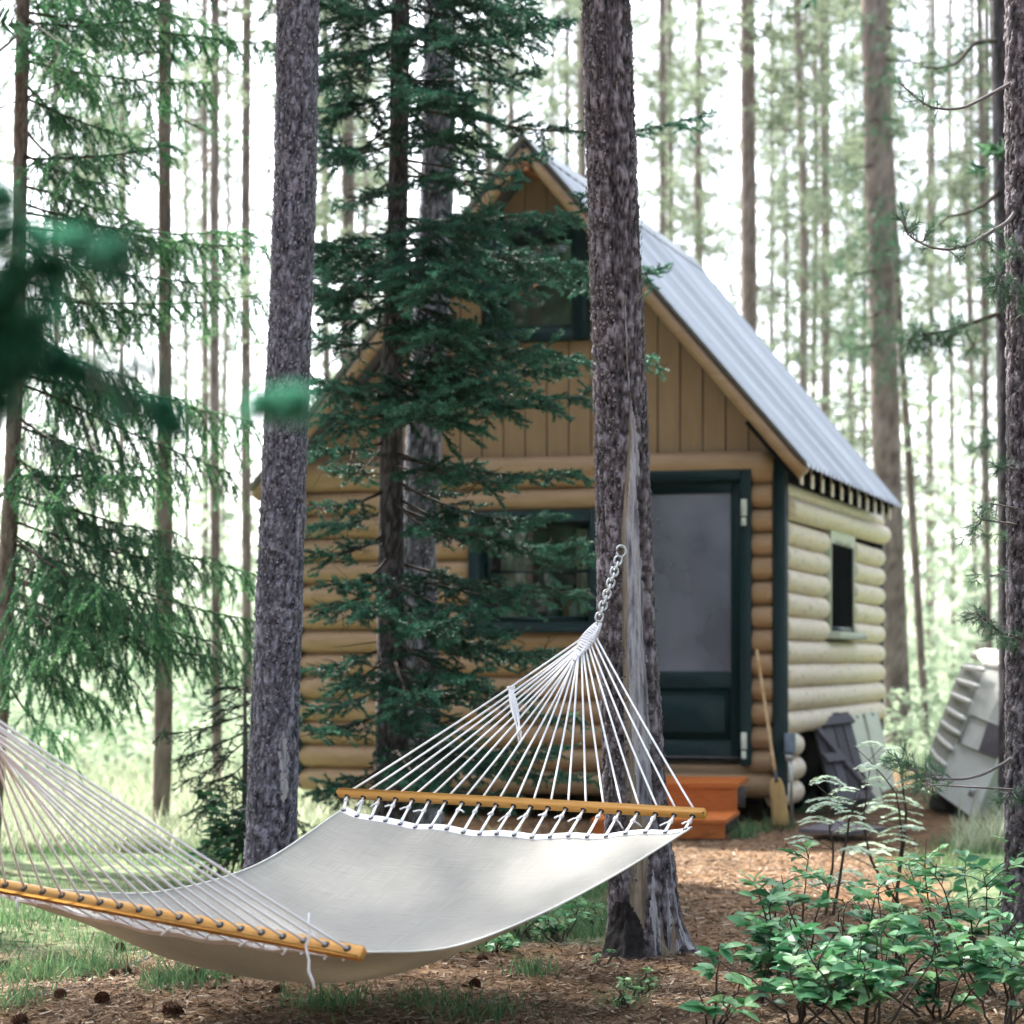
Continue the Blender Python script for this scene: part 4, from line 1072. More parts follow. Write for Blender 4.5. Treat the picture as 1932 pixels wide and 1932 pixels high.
def trunk(mb, c, r, nth=24, dz=0.2, amp=0.0, seed=1, plate=0.05, zdetail=1e9, band=None, flare=0.0, z0=-0.15):
    zs = [z0]
    while zs[-1] < c[-1, 2]: zs.append(zs[-1] + (dz if zs[-1] < zdetail else dz * 12))
    zs = np.array(zs)
    cx = np.interp(zs, c[:, 2], c[:, 0]); cyy = np.interp(zs, c[:, 2], c[:, 1]); rr = np.interp(zs, c[:, 2], r)
    th = np.arange(nth) * 2 * math.pi / nth
    TH, ZZ = np.meshgrid(th, zs)
    Rr = np.repeat(rr[:, None], nth, 1)
    if flare: Rr = Rr * (1 + flare * np.exp(-np.clip(ZZ, 0, 9) / .13) * (.6 + .55 * np.sin(TH * 3 + 1.2) + .35 * np.sin(TH * 5 + seed)))
    q = np.stack([np.cos(TH) * rr.mean() * 1, np.sin(TH) * rr.mean(), ZZ * .42], -1).reshape(-1, 3)
    n1 = fbm(q / plate, 3, seed).reshape(TH.shape); n2 = fbm(q / plate * 3.3 + 9, 3, seed + 5).reshape(TH.shape)
    rid = 1 - np.abs(2 * n1 - 1) * 2.2
    hgt = np.clip(1 - np.clip(rid, 0, 1) * .9, 0, 1) * .65 + (n2 - .5) * 1.1
    low = fbm(q / .5, 2, seed + 3).reshape(TH.shape) - .5
    mi = np.zeros((len(zs) - 1, nth), np.int32)
    disp = amp * (hgt - .35) + rr.mean() * .06 * low
    if band is not None:
        dd, wood = band(TH, ZZ, q)
        disp = np.where((wood > 0) & (wood < 3), disp * .3, disp) + dd
        mi = wood[:-1, :].astype(np.int32)
    Rr = Rr + disp
    V = np.stack([cx[:, None] + Rr * np.cos(TH), cyy[:, None] + Rr * np.sin(TH), ZZ], -1)
    A, B = TH.shape
    i = np.arange(A - 1)[:, None]; j = np.arange(B)[None, :]; j2 = (j + 1) % B
    Q = np.stack([i * B + j, i * B + j2, (i + 1) * B + j2, (i + 1) * B + j], -1).reshape(-1, 4)
    mb.add(V.reshape(-1, 3), Q, mi.reshape(-1), np.clip(hgt * 1.15 + .1, 0, 1).reshape(-1))

def segs3(mb, A, B, ra, rb, tint=.5, mi=0):
    """thin three sided twigs for many segments at once"""
    A = np.asarray(A); B = np.asarray(B); k = len(A)
    if k == 0: return
    d = nrm(B - A); u_ = nrm(np.cross(d, np.array([.13, .31, .94]))); v_ = np.cross(d, u_)
    ra = np.broadcast_to(np.asarray(ra, float), (k,)); rb = np.broadcast_to(np.asarray(rb, float), (k,))
    a = np.array([0, 2.094, 4.189]); rg_ = np.cos(a)[None, :, None] * u_[:, None, :] + np.sin(a)[None, :, None] * v_[:, None, :]
    V = np.concatenate([A[:, None] + rg_ * ra[:, None, None], B[:, None] + rg_ * rb[:, None, None]], 1).reshape(-1, 3)
    i = np.arange(k)[:, None, None] * 6
    Q = (i + np.array([[0, 1, 4, 3], [1, 2, 5, 4], [2, 0, 3, 5]])[None]).reshape(-1, 4)
    mb.add(V, Q, mi, tint)

def needles(mb, A, B, dens, ln, wd, tint, rng, fwd=.75, flatten=0.0, mi=0):
    """needle triangles along segments A->B"""
    A = np.asarray(A, float); B = np.asarray(B, float)
    if len(A) == 0: return
    Ls = np.linalg.norm(B - A, axis=1); cnt = np.maximum(2, (Ls * dens * rng.uniform(.8, 1.2, len(A))).astype(int))
    idx = np.repeat(np.arange(len(A)), cnt); k = len(idx)
    t = rng.random(k)[:, None]
    d = nrm(B - A)[idx]; p = A[idx] * (1 - t) + B[idx] * t
    u_ = nrm(np.cross(d, np.array([.05, .11, .99]))); v_ = np.cross(d, u_)
    a = rng.uniform(0, 2 * math.pi, k)[:, None]
    out = np.cos(a) * u_ + np.sin(a) * v_ * (1 - flatten)
    out[:, 2] += .12
    dr = nrm(out + d * fwd * rng.uniform(.5, 1.5, (k, 1)))
    L_ = (ln * rng.uniform(.65, 1.2, k))[:, None]
    s = nrm(np.cross(dr, rng.normal(size=(k, 3)))) * (wd / 2)
    V = np.stack([p - s, p + s, p + dr * L_ + s * .3], 1).reshape(-1, 3)
    T = np.arange(k)[:, None] * 3 + np.array([[0, 1, 2]])
    tt = np.asarray(tint)[idx] if np.ndim(tint) else np.full(k, tint)
    mb.add(V, T, mi, np.repeat(np.clip(tt + rng.normal(0, .07, k), 0, 1), 3))

class Fol:
    def __init__(s): s.A = []; s.B = []; s.T = []; s.WA = []; s.WB = []; s.ra = []; s.rb = []
    def w(s, a, b, ra, rb): s.WA.append(a); s.WB.append(b); s.ra.append(ra); s.rb.append(rb)
    def n(s, a, b, t): s.A.append(a); s.B.append(b); s.T.append(t)

def spray(fo, rng, O, T, side=.32, nside=15, hang=.25, sub=.09, sag=.08, start=.2, roll=.5, thick=.011, tipup=.05, bare=0.0, subhang=0.0, subn=4, curve=None, lo=.2, hi=.75):
    O = np.asarray(O, float); T = np.asarray(T, float); Ln = np.linalg.norm(T - O)
    k = 14; t = np.linspace(0, 1, k)
    pts = O + (T - O) * t[:, None] - UPZ * (Ln * sag * 4 * t * (1 - t))[:, None] + UPZ * (Ln * tipup * np.clip(t - .75, 0, 1) * 4 * .5)[:, None]
    wob = np.cumsum(rng.normal(0, .012 * Ln, (k, 3)), 0) * np.array([.4, .7, .4]); wob -= wob[-1] * t[:, None]
    pts = pts + wob * .5
    for i in range(k - 1):
        fo.w(pts[i], pts[i + 1], thick * (1 - .8 * t[i]), thick * (1 - .8 * t[i + 1]))
        if t[i] > .55: fo.n(pts[i], pts[i + 1], lo + (hi - lo) * t[i])
    for q in range(nside):
        tt = start + (1 - start) * (q + rng.random() * .8) / nside
        f = tt * (k - 1); i = min(int(f), k - 2); p = pts[i] + (pts[i + 1] - pts[i]) * (f - i); m = nrm(pts[i + 1] - pts[i])
        sgn = 1 if q % 2 else -1
        h = nrm(np.cross(m, UPZ)) * sgn; rr = rng.normal(0, roll)
        h = h * math.cos(rr) + UPZ * math.sin(rr)
        d = nrm(m * rng.uniform(.45, .9) + h)
        ln = side * (1 - .55 * tt) * rng.uniform(.55, 1.15) * (.6 + .4 * min(1, (tt - start) * 6 + .3))
        isbare = rng.random() < bare
        ss = np.linspace(0, 1, 5)
        c = p + d * (ln * ss)[:, None] - UPZ * (hang * ln * ss ** 1.7)[:, None] + rng.normal(0, .008, (5, 3)) * ss[:, None]
        for j in range(4):
            fo.w(c[j], c[j + 1], .0042 * (1 - .7 * ss[j]), .0042 * (1 - .7 * ss[j + 1]))
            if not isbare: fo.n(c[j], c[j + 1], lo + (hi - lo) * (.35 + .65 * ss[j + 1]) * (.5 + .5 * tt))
        ns_ = max(2, int(ln / sub * subn / 2.2))
        for j in range(ns_):
            s_ = (j + rng.random()) / ns_ * .9 + .08
            f2 = s_ * 4; i2 = min(int(f2), 3); p2 = c[i2] + (c[i2 + 1] - c[i2]) * (f2 - i2); m2 = nrm(c[i2 + 1] - c[i2])
            h2 = nrm(np.cross(m2, UPZ)) * (1 if j % 2 else -1)
            d2 = nrm(m2 * .8 + h2 * .8 + rng.normal(0, .22, 3) - UPZ * subhang)
            l2 = sub * rng.uniform(.6, 1.25) * (1.15 - .5 * s_)
            e = p2 + d2 * l2 - UPZ * subhang * .3 * l2
            fo.w(p2, e, .002, .001)
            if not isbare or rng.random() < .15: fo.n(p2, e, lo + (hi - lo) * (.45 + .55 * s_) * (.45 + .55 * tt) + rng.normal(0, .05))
    return pts

def build_fol(fo, parent, rng, mat_n, mat_w, dens=330, ln=.016, wd=.0026, nm="crown", flatten=0.3, wn="branches", fwd=.75):
    mb = MB(); needles(mb, np.array(fo.A), np.array(fo.B), dens, ln, wd, np.array(fo.T), rng, fwd, flatten)
    segs3(mb, np.array(fo.WA), np.array(fo.WB), np.array(fo.ra), np.array(fo.rb), .5, 1)
    return mb.build(nm, [mat_n, mat_w], parent, smooth=False)

rt = np.random.default_rng(2024)
def tree_root(name, u, y, label, cat="tree", group=None):
    g = G(u, y); g[2] = float(ground_z(g[0], g[1])) if y < 26 else float(ground_z(g[0], g[1]))
    return thing(name, g, label, cat, group)

# loose bark flakes standing off the trunk
def flakes(m_, c, r, n, zmax, seed, mat, sz=.012, zmin=0.0, side=None):
    g = np.random.default_rng(seed); z = g.uniform(zmin, zmax, n); th = g.uniform(math.pi, 2 * math.pi, n) if side is None else g.uniform(*side, n)
    cx = np.interp(z, c[:, 2], c[:, 0]); cyy = np.interp(z, c[:, 2], c[:, 1]); rr = np.interp(z, c[:, 2], r) + g.uniform(.0, .008, n)
    o_ = np.stack([np.cos(th), np.sin(th), np.zeros(n)], -1); tn = np.stack([-np.sin(th), np.cos(th), np.zeros(n)], -1)
    p = np.stack([cx, cyy, z], -1) + o_ * rr[:, None]
    s = (sz * g.uniform(.4, 1.2, n))[:, None]; lift = g.uniform(.1, .7, n)[:, None]
    V = np.stack([p - tn * s * .7, p + tn * s * .6 + UPZ * s * .2, p + tn * s * .4 + UPZ * s * 1.3 + o_ * s * lift, p - tn * s * .5 + UPZ * s * 1.1 + o_ * s * lift], 1).reshape(-1, 3)
    m_.add(V, np.arange(n)[:, None] * 4 + np.array([[0, 1, 2, 3]]), 0, np.repeat(g.uniform(.3, 1.0, n), 4))

# ------------------------------------------------------------------ the pine that carries the hammock (dead strip, torn bark)
rows = [(-80, 1099, 1187), (0, 1100, 1188), (200, 1104, 1197), (400, 1110, 1205), (600, 1116, 1214), (800, 1122, 1222), (1000, 1126, 1229), (1200, 1130, 1236), (1300, 1133, 1243),
        (1500, 1140, 1257), (1650, 1147, 1270), (1740, 1150, 1278), (1800, 1146, 1284), (1860, 1140, 1292)]
YM = 9.2
c, r = trunk_axis(rows, YM, 13.0)
tm = tree_root("pine_tree", 1215, YM, "pine tree with a bare grey strip of dead wood holding the hammock chain", "tree")
def band_main(TH, ZZ, q):
    zv = V0 - (ZZ - H) * F / YM                       # layout row of the height
    ph = np.degrees((TH + math.pi / 2 + math.pi) % (2 * math.pi) - math.pi)     # 0 faces the viewer, + to the right
    wob = (fbm(np.stack([ZZ.ravel() * 2.2, ZZ.ravel() * 0, TH.ravel() * 0], -1), 3, 4).reshape(TH.shape) - .5) * 9
    a = np.interp(zv, [500, 760, 830, 1000, 1244, 1510, 1650, 1780], [22, 22, 17, -4, -15, -21, -22, -20]) + wob
    b = np.interp(zv, [500, 760, 830, 1000, 1244, 1510, 1650, 1780], [22, 24, 36, 41, 44, 38, 14, -4]) + wob * .7
    pale = a + (b - a) * np.interp(zv, [700, 1000, 1300, 1500, 1600], [.5, .22, .22, .4, 1.2])
    ins = (ph > a) & (ph < b)
    wood = np.where(ins, np.where(ph < pale, 2, 1), 0)
    edge = np.exp(-((ph - a + 3) / 3.2) ** 2) + np.exp(-((ph - b - 3) / 3.2) ** 2)
    on = (zv > 740).astype(float)
    dd = np.where(ins, -.012, 0) + edge * on * .008
    # furrow right of the strip, rough lip
    dd = dd - .020 * np.exp(-((ph - b - 1) / 3.0) ** 2) * (zv > 900) - .006 * np.exp(-((ph - a + .5) / 1.5) ** 2) * on
    dd = dd + .012 * np.exp(-((ph - b - 14) / 10.0) ** 2) * on * (fbm(q / .03, 2, 8).reshape(TH.shape))
    # shallow dark seam on the upper trunk
    sm = np.exp(-((ph - 2 - wob * .5) / 2.2) ** 2) * np.interp(zv, [0, 650, 900], [1, 1, 0]); dd = dd - .010 * sm
    sm2 = np.exp(-((ph - a + 16) / 2.2) ** 2) * np.interp(zv, [900, 1100, 1500, 1800], [0, .8, .8, .2]); dd = dd - .009 * sm2
    # splintered torn bark on the right foot
    rag = fbm(np.stack([TH.ravel() * 9, ZZ.ravel() * 3, ZZ.ravel() * 0], -1), 3, 14).reshape(TH.shape) - .5
    dd = dd + np.where((ph > b + 3) & (ph < 110), .035 * rag, 0) * np.interp(zv, [1450, 1600, 1800], [0, .7, 1])
    wood = np.where((ph > b + 6) & (ph < 80) & (rag > .02) & (zv > 1560) & (zv < 1790), 1, wood)
    ch = ((ph + 36) / 38) ** 2 + ((zv - 1775) / 82) ** 2
    wood = np.where((ch < 1 + .5 * rag), 3, wood)
    return dd, wood
mb = MB(); trunk(mb, c, r, 170, .010, .016, 3, .032, 4.6, band_main, .42)
flakes(mb, c, r, 2600, 4.3, 5, M['bark_main'], .010, .32, (math.pi * .95, math.pi * 1.47)); flakes(mb, c, r, 1100, 4.3, 6, M['bark_main'], .012, 0, (math.pi * 1.78, math.pi * 2.05))
mb.build("trunk", [M['bark_main'], M['deadwood'], M['palewood'], M['char']], tm)
# splinters at the foot
mb = MB(); g = np.random.default_rng(3)
for k in range(26):
    a = math.radians(-90 + g.uniform(28, 100)); rr0 = .150 + g.uniform(-.012, .025)
    b0 = np.array([c[0, 0] + rr0 * math.cos(a), YM + rr0 * math.sin(a), -.02]); hh = g.uniform(.05, .30) * g.uniform(.5, 1); tipd = np.array([g.normal(-.02, .015), g.normal(0, .015), hh])
    mb.tube([b0, b0 + tipd * .35, b0 + tipd * .7 + [g.normal(0, .006), 0, 0], b0 + tipd], [g.uniform(.012, .026), .014, .010, .001], 6, flat=.5, up=(math.cos(a) * .3, math.sin(a), 0), mi=int(g.integers(0, 2)))
mb.build("splinters", [M['bark_main'], M['palewood']], tm, smooth=False)
CROWN_SRC = {}

# left foreground trunk
rows = [(-80, 525, 601), (0, 524, 600), (300, 520, 597), (650, 507, 585), (900, 495, 577), (1100, 486, 571), (1290, 476, 565), (1500, 468, 560), (1640, 462, 558), (1761, 455, 562), (1800, 450, 566)]
YL = 9.9
cL, rL = trunk_axis(rows, YL, 13.5)
tl = tree_root("pine_tree", 508, YL, "lavender grey scaly pine trunk rising from behind the hammock bed", "tree")
mb = MB(); trunk(mb, cL, rL, 150, .011, .012, 13, .026, 4.9, None, .2)
flakes(mb, cL, rL, 4200, 4.6, 8, M['bark_left'], .011, 0)
mb.build("trunk", M['bark_left'], tl)
mb = MB(); g = np.random.default_rng(8)
k = 26; vv = np.linspace(1378, 1512, k)
wl = np.interp(vv, [1378, 1395, 1420, 1430, 1500, 1512], [1, 8, 9, 6, 6, 1]) + g.normal(0, 1.1, k); wr = np.interp(vv, [1378, 1395, 1420, 1430, 1500, 1512], [1, 7, 8, 9, 7, 1]) + g.normal(0, 1.1, k)
rows_ = []
for q in range(k):
    zz = H - (vv[q] - V0) * F / F * YL / F; cx = np.interp(zz, cL[:, 2], cL[:, 0]); r_q = np.interp(zz, cL[:, 2], rL) + .006; line = []
    for s_ in np.linspace(-1, 1, 7):
        x = (542 - U0) * YL / F + (wl[q] if s_ < 0 else wr[q]) * s_ * YL / F; dx = np.clip((x - cx) / r_q, -.98, .98)
        line.append([x, YL - r_q * math.sqrt(1 - dx * dx) + .006 * abs(s_) ** 2, zz])
    rows_.append(line)
mb.grid(np.array(rows_)); mb.build("bare_patch", M['deadwood'], tl)

# right edge trunk
rows = [(-80, 1896, 1980), (0, 1897, 1982), (600, 1899, 1986), (1000, 1901, 1990), (1300, 1899, 1990), (1640, 1895, 1994), (1811, 1890, 2002), (1850, 1886, 2006)]
YR = 9.0
cR, rR = trunk_axis(rows, YR, 12.5)
tr_ = tree_root("pine_tree", 1945, YR, "rough purple barked pine at the right edge with green needle sprays", "tree")
mb = MB(); trunk(mb, cR, rR, 120, .013, .016, 23, .03, 4.4, None, .2); flakes(mb, cR, rR, 1800, 4.2, 9, M['bark_main'], .012, 0); mb.build("trunk", M['bark_main'], tr_)

def poly_branch(parent, pts, y0, y1, r0, r1, mat, nm="branch"):
    k = len(pts); W = np.array([P(u, v, y0 + (y1 - y0) * i / (k - 1)) for i, (u, v) in enumerate(pts)])
    t = np.linspace(0, 1, k); ti = np.linspace(0, 1, k * 4)
    S = np.stack([np.interp(ti, t, W[:, j]) for j in range(3)], -1)
    S[1:-1] = (S[:-2] + S[1:-1] * 2 + S[2:]) / 4
    mb = MB(); mb.tube(S, np.linspace(r0, r1, len(S)), 7); return mb.build(nm, mat, parent), S
def tuft(fo, rng, c, d, n=7, ln=.07, spread=.7, tint=.5):
    for k in range(n):
        dd = nrm(np.asarray(d, float) + rng.normal(0, spread, 3)); a = np.asarray(c) + rng.normal(0, .01, 3)
        fo.w(a, a + dd * ln, .003, .0015); fo.n(a + dd * ln * .25, a + dd * ln, tint + rng.normal(0, .12))
fo = Fol(); rg = np.random.default_rng(31)
_, S = poly_branch(tr_, [(1985, 120), (1932, 143), (1871, 177), (1821, 203), (1788, 207), (1755, 202), (1731, 187), (1698, 157)], 9.0, 8.8, .009, .003, M['twig_grey'])
for i in range(18, 32, 2): tuft(fo, rg, S[i], [-.4, 0, .3], 2, .05, .6, .6)
_, S = poly_branch(tr_, [(1985, 330), (1932, 370), (1905, 417), (1871, 437), (1828, 462), (1788, 472), (1755, 467), (1715, 447), (1701, 413)], 9.0, 8.7, .011, .003, M['twig_grey'])
for i in list(range(12, 22)) + list(range(27, 36)): tuft(fo, rg, S[i], [-.1, 0, -.35 if i < 24 else .3], 2, .075, .6, .5)
_, S = poly_branch(tr_, [(1985, 1370), (1932, 1411), (1898, 1438), (1855, 1461), (1821, 1470), (1768, 1470), (1731, 1461), (1700, 1436)], 9.0, 8.8, .009, .003, M['twig_grey'])
for i in range(20, 32): tuft(fo, rg, S[i], [-.6, 0, .1], 3, .085, .45, .45)
_, S = poly_branch(tr_, [(1990, 1225), (1932, 1207), (1888, 1194), (1862, 1172), (1843, 1158)], 9.0, 8.6, .008, .003, M['twig'])
for i in range(4, 20): tuft(fo, rg, S[i], [-.5, 0, .1], 3, .06, .6, .45)
for (u, v, n_, l_, d_) in [(1890, 878, 12, .055, (-.3, -.5, -.1)), (1870, 950, 8, .07, (-.4, -.2, -.6)), (1850, 980, 7, .07, (-.4, -.2, -.6)), (1905, 1500, 9, .06, (-.4, -.3, -.2)), (1888, 520, 16, .09, (-.5, -.2, -.4)), (1915, 540, 12, .09, (-.3, -.2, -.6)),
                           (1922, 470, 8, .06, (-.5, -.2, 0)), (1750, 1480, 6, .08, (-.5, 0, .1))]:
    q = P(u, v, 8.75); tuft(fo, rg, q, d_, n_, l_, .6, .4); fo.w(q, P(1925, v + 10, 8.95), .004, .006)
for (a, b) in [((1905, 1008), (1820, 1012)), ((1905, 1080), (1838, 1092))]:
    p0, p1 = P(*a, 8.8), P(*b, 8.75)
    for k in range(9): q = p0 + (p1 - p0) * k / 8; tuft(fo, rg, q, [-.5, 0, -.1], 2, .03, .5, 1.0)
    fo.w(p0, p1, .003, .001)
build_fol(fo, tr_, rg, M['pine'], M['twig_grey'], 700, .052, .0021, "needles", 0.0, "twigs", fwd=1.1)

# dark trunk behind it
rows = [(-80, 1866, 1906), (0, 1868, 1908), (500, 1877, 1919), (1000, 1883, 1926), (1545, 1884, 1936)]
cD, rD = trunk_axis(rows, 16.3, 15.0)
td = tree_root("pine_tree", 1908, 16.3, "dark charcoal pine trunk just behind the one at the right edge", "tree")
mb = MB(); trunk(mb, cD, rD, 48, .035, .012, 33, .05, 6.8, None, .15); mb.build("trunk", M['bark_dark'], td)
fo = Fol(); rg = np.random.default_rng(41)
for pts in ([(1890, 355), (1875, 372), (1851, 390), (1821, 403), (1790, 408), (1771, 425)], [(1885, 75), (1871, 78), (1838, 80), (1808, 118), (1781, 128), (1736, 127)], [(1890, 590), (1860, 600), (1800, 622), (1740, 632), (1712, 642)]):
    _, S = poly_branch(td, pts, 16.3, 15.8, .022, .006, M['twig'])
    for i in range(6, len(S), 1 if pts[0][1] > 500 else 3): tuft(fo, rg, S[i], [-.3, 0, -.3], 2 if pts[0][1] < 500 else 4, .12, .7, .3)
for (u, v, n_) in [(1745, 640, 14), (1790, 640, 14), (1835, 650, 12), (1720, 628, 8), (1770, 615, 8), (1880, 830, 8), (1850, 840, 6)]: tuft(fo, rg, P(u, v, 16), (-.2, 0, -.4), n_, .14, .8, .3)
build_fol(fo, td, rg, M['pine'], M['twig'], 420, .06, .004, "needles", 0.0, "twigs")

# ------------------------------------------------------------------ centre spruce
YS = 12.5
rows = [(-80, 740, 772), (0, 739, 773), (290, 735, 771), (490, 729, 767), (690, 720, 761), (850, 716, 760), (1025, 714, 762), (1300, 711, 768), (1500, 706, 775), (1654, 698, 784), (1700, 690, 790)]
cS, rS = trunk_axis(rows, YS, 8.6)
ts = tree_root("spruce_tree", 741, YS, "dark green spruce with layered boughs in front of the cabin", "tree")
mb = MB(); trunk(mb, cS, rS, 64, .024, .010, 43, .035, 5.2, None, .15); mb.build("trunk", M['bark_spruce'], ts)
mb = MB(); cS2, rS2 = trunk_axis([(-80, 801, 862), (290, 797, 857), (500, 785, 852), (850, 765, 832), (1025, 757, 821), (1300, 757, 828), (1624, 750, 838), (1660, 745, 842)], 13.5, 14)
ts2 = tree_root("pine_tree", 795, 13.5, "second bare trunk close behind the dark spruce trunk in front of the cabin", "tree")
trunk(mb, cS2, rS2, 64, .026, .012, 53, .04, 5.6, None, .15); flakes(mb, cS2, rS2, 900, 5.0, 18, M['bark_left'], .014, 0); mb.build("trunk", M['bark_left'], ts2)

def sx(v): return float(np.interp(H - (v - V0) * YS / F, cS[:, 2], cS[:, 0]))
BR = [  # v0, u1, v1, dy at the tip, side length, twigs, bare share
 (-60, 900, -30, -.6, .4, 16, 0), (-40, 1010, 30, -.3, .4, 18, 0), (10, 1060, 60, .3, .38, 18, .1), (20, 620, 20, -.4, .4, 16, .1), (-30, 560, -20, .2, .35, 14, .2), (40, 880, 90, -.9, .42, 16, 0),
 (60, 650, 110, -.6, .36, 14, .2), (80, 1000, 60, -.4, .36, 16, .2), (100, 590, 160, .3, .36, 14, .3), (150, 1010, 145, .5, .3, 14, .4), (120, 860, 200, -1.1, .42, 18, 0), (150, 900, 235, -.9, .36, 16, 0),
 (190, 900, 280, -.8, .34, 12, 0), (200, 1330, 243, .9, .26, 26, .45), (170, 605, 215, -.5, .34, 14, .3), (240, 1030, 300, .2, .15, 14, .6), (230, 640, 300, -.8, .3, 12, .4), (270, 600, 270, .5, .34, 14, .4),
 (300, 985, 345, -.5, .13, 12, .5), (330, 970, 372, -.9, .20, 12, .1), (300, 860, 330, -.9, .26, 8, .5), (350, 680, 370, -.7, .16, 8, .7), (330, 650, 400, .5, .2, 8, .7),
 (400, 900, 430, -1.0, .34, 16, 0), (410, 1112, 412, -.7, .34, 22, 0), (420, 1060, 470, -1.1, .40, 22, 0), (430, 870, 520, -1.3, .42, 18, 0), (440, 1130, 510, .2, .36, 22, 0), (470, 1245, 536, .7, .30, 26, .1),
 (480, 830, 560, -1.3, .42, 18, 0), (500, 980, 560, -1.1, .42, 20, 0), (520, 1105, 600, -.4, .38, 22, 0), (540, 930, 640, -1.0, .40, 18, 0), (560, 860, 650, -1.2, .36, 16, .1),
 (430, 620, 470, -.5, .34, 16, .15), (470, 600, 500, .4, .36, 16, .15), (500, 640, 540, -.8, .34, 14, .1), (560, 590, 560, .2, .34, 16, .3), (580, 640, 610, -.7, .3, 12, .4),
 (600, 1040, 680, -.7, .36, 20, .15), (620, 1240, 705, .6, .22, 26, .3), (640, 1090, 700, -.2, .32, 20, .15), (640, 900, 700, -1.0, .3, 14, .3), (640, 590, 640, .4, .28, 14, .5), (670, 1125, 760, .2, .3, 18, .2),
 (690, 880, 810, -1.2, .38, 16, 0), (690, 1030, 780, -.8, .36, 18, .05), (700, 940, 730, -1.1, .36, 18, 0), (720, 800, 780, -1.4, .38, 16, 0), (720, 620, 740, -.7, .32, 14, .3), (740, 590, 720, .3, .28, 14, .5), (760, 640, 800, -1.0, .34, 12, .2),
 (860, 1095, 905, -.5, .24, 20, .1), (850, 960, 930, -.9, .32, 16, .25), (880, 860, 910, -1.1, .3, 12, .3), (900, 1050, 985, -.4, .32, 18, .15), (930, 1100, 1040, -.3, .32, 20, .1), (950, 1120, 1065, .1, .30, 20, .15), (940, 900, 1010, -.9, .3, 14, .35),
 (830, 600, 850, -.4, .26, 12, .3), (870, 580, 920, .1, .26, 12, .6), (920, 590, 960, -.5, .26, 12, .5), (960, 585, 1000, .2, .26, 12, .6), (820, 640, 900, .6, .22, 10, .4), (1000, 590, 1050, -.5, .28, 12, .45), (1040, 640, 1110, -.8, .26, 12, .3),
 (1060, 1110, 1130, -.2, .30, 20, .15), (1080, 1010, 1140, -.7, .34, 18, .1), (1100, 920, 1170, -1.0, .3, 14, .2), (1060, 580, 1110, .1, .28, 14, .5), (1100, 600, 1160, -.5, .28, 12, .4), (1120, 980, 1210, -.6, .32, 18, .15),
 (1140, 840, 1190, -1.2, .36, 18, 0), (1140, 690, 1150, -1.2, .3, 12, 0), (1160, 1040, 1240, -.3, .32, 18, .2), (1180, 1100, 1250, .2, .26, 18, .3), (1200, 900, 1290, -.9, .36, 16, .1), (1220, 790, 1330, -1.3, .34, 14, .1), (1160, 585, 1210, .1, .28, 14, .45),
 (1220, 580, 1270, -.2, .28, 14, .5), (1240, 640, 1310, -.7, .28, 12, .3), (1250, 1000, 1330, -.3, .32, 16, .2), (1280, 1090, 1370, .1, .28, 16, .2), (1290, 585, 1340, .2, .28, 14, .45), (1300, 870, 1400, -.9, .34, 16, .1), (1330, 600, 1390, -.5, .28, 14, .35),
 (1350, 1060, 1430, -.3, .32, 18, .05), (1360, 940, 1450, -.8, .36, 18, 0), (1400, 1120, 1490, -.1, .26, 18, .2), (1400, 800, 1490, -1.0, .34, 16, 0), (1380, 590, 1450, .1, .28, 14, .4), (1430, 620, 1500, -.5, .3, 14, .3), (1440, 980, 1520, -.5, .3, 16, .1), (1460, 560, 1530, .1, .3, 14, .2),
]
fo = Fol(); rg = np.random.default_rng(51)
for bi, (v0, u1, v1, dy, sd_, nn2, bare) in enumerate(BR):
    if 380 < v0 < 660 and u1 > 800 and bi % 6 == 1: continue
    if v0 > 820 and u1 < 700 and bi % 3 == 0: continue
    if v0 > 820: sd_ *= .86; bare = min(.6, bare + .08)
    z0 = H - (v0 - V0) * YS / F
    O = np.array([sx(v0), YS, z0]); T = P(u1, v1, YS + dy)
    spray(fo, rg, O, T, sd_ * 1.08, int(nn2 * 1.5), .18, .085, rg.uniform(-.02, .08), .16 if bare < .3 else .3, .38, .012, .08, bare * .8, subn=6.5, lo=.05, hi=.78)
for z in np.arange(5.25, 8.3, .16):     # the rest of the top, above the picture
    a = rg.uniform(0, 6.28); ln = 1.5 * (8.9 - z) / 4.5
    spray(fo, rg, [sx(-80), YS, z], [sx(-80) + math.cos(a) * ln, YS + math.sin(a) * ln, z - .2 * ln], .35, 12, .28, .085)
for v0 in range(-40, 1500, 24):          # short dead stubs
    a = rg.uniform(0, 6.28); z0 = H - (v0 - V0) * YS / F; ln = rg.uniform(.1, .45)
    O = np.array([sx(v0), YS, z0]); e = O + np.array([math.cos(a), math.sin(a), rg.uniform(-.4, .1)]) * ln; fo.w(O, e, .006, .002)
    for q in range(3):
        p = O + (e - O) * rg.uniform(.4, 1); fo.w(p, p + rg.normal(0, .06, 3), .002, .001)
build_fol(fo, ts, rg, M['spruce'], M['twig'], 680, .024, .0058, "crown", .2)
mb = MB(); mb.tube([P(935, 562, 11.9), P(965, 560, 11.85), P(1000, 545, 11.8), P(1022, 530, 11.9)], [.006, .008, .008, .006], 7); mb.build("dead_branch", M['rust'], ts)

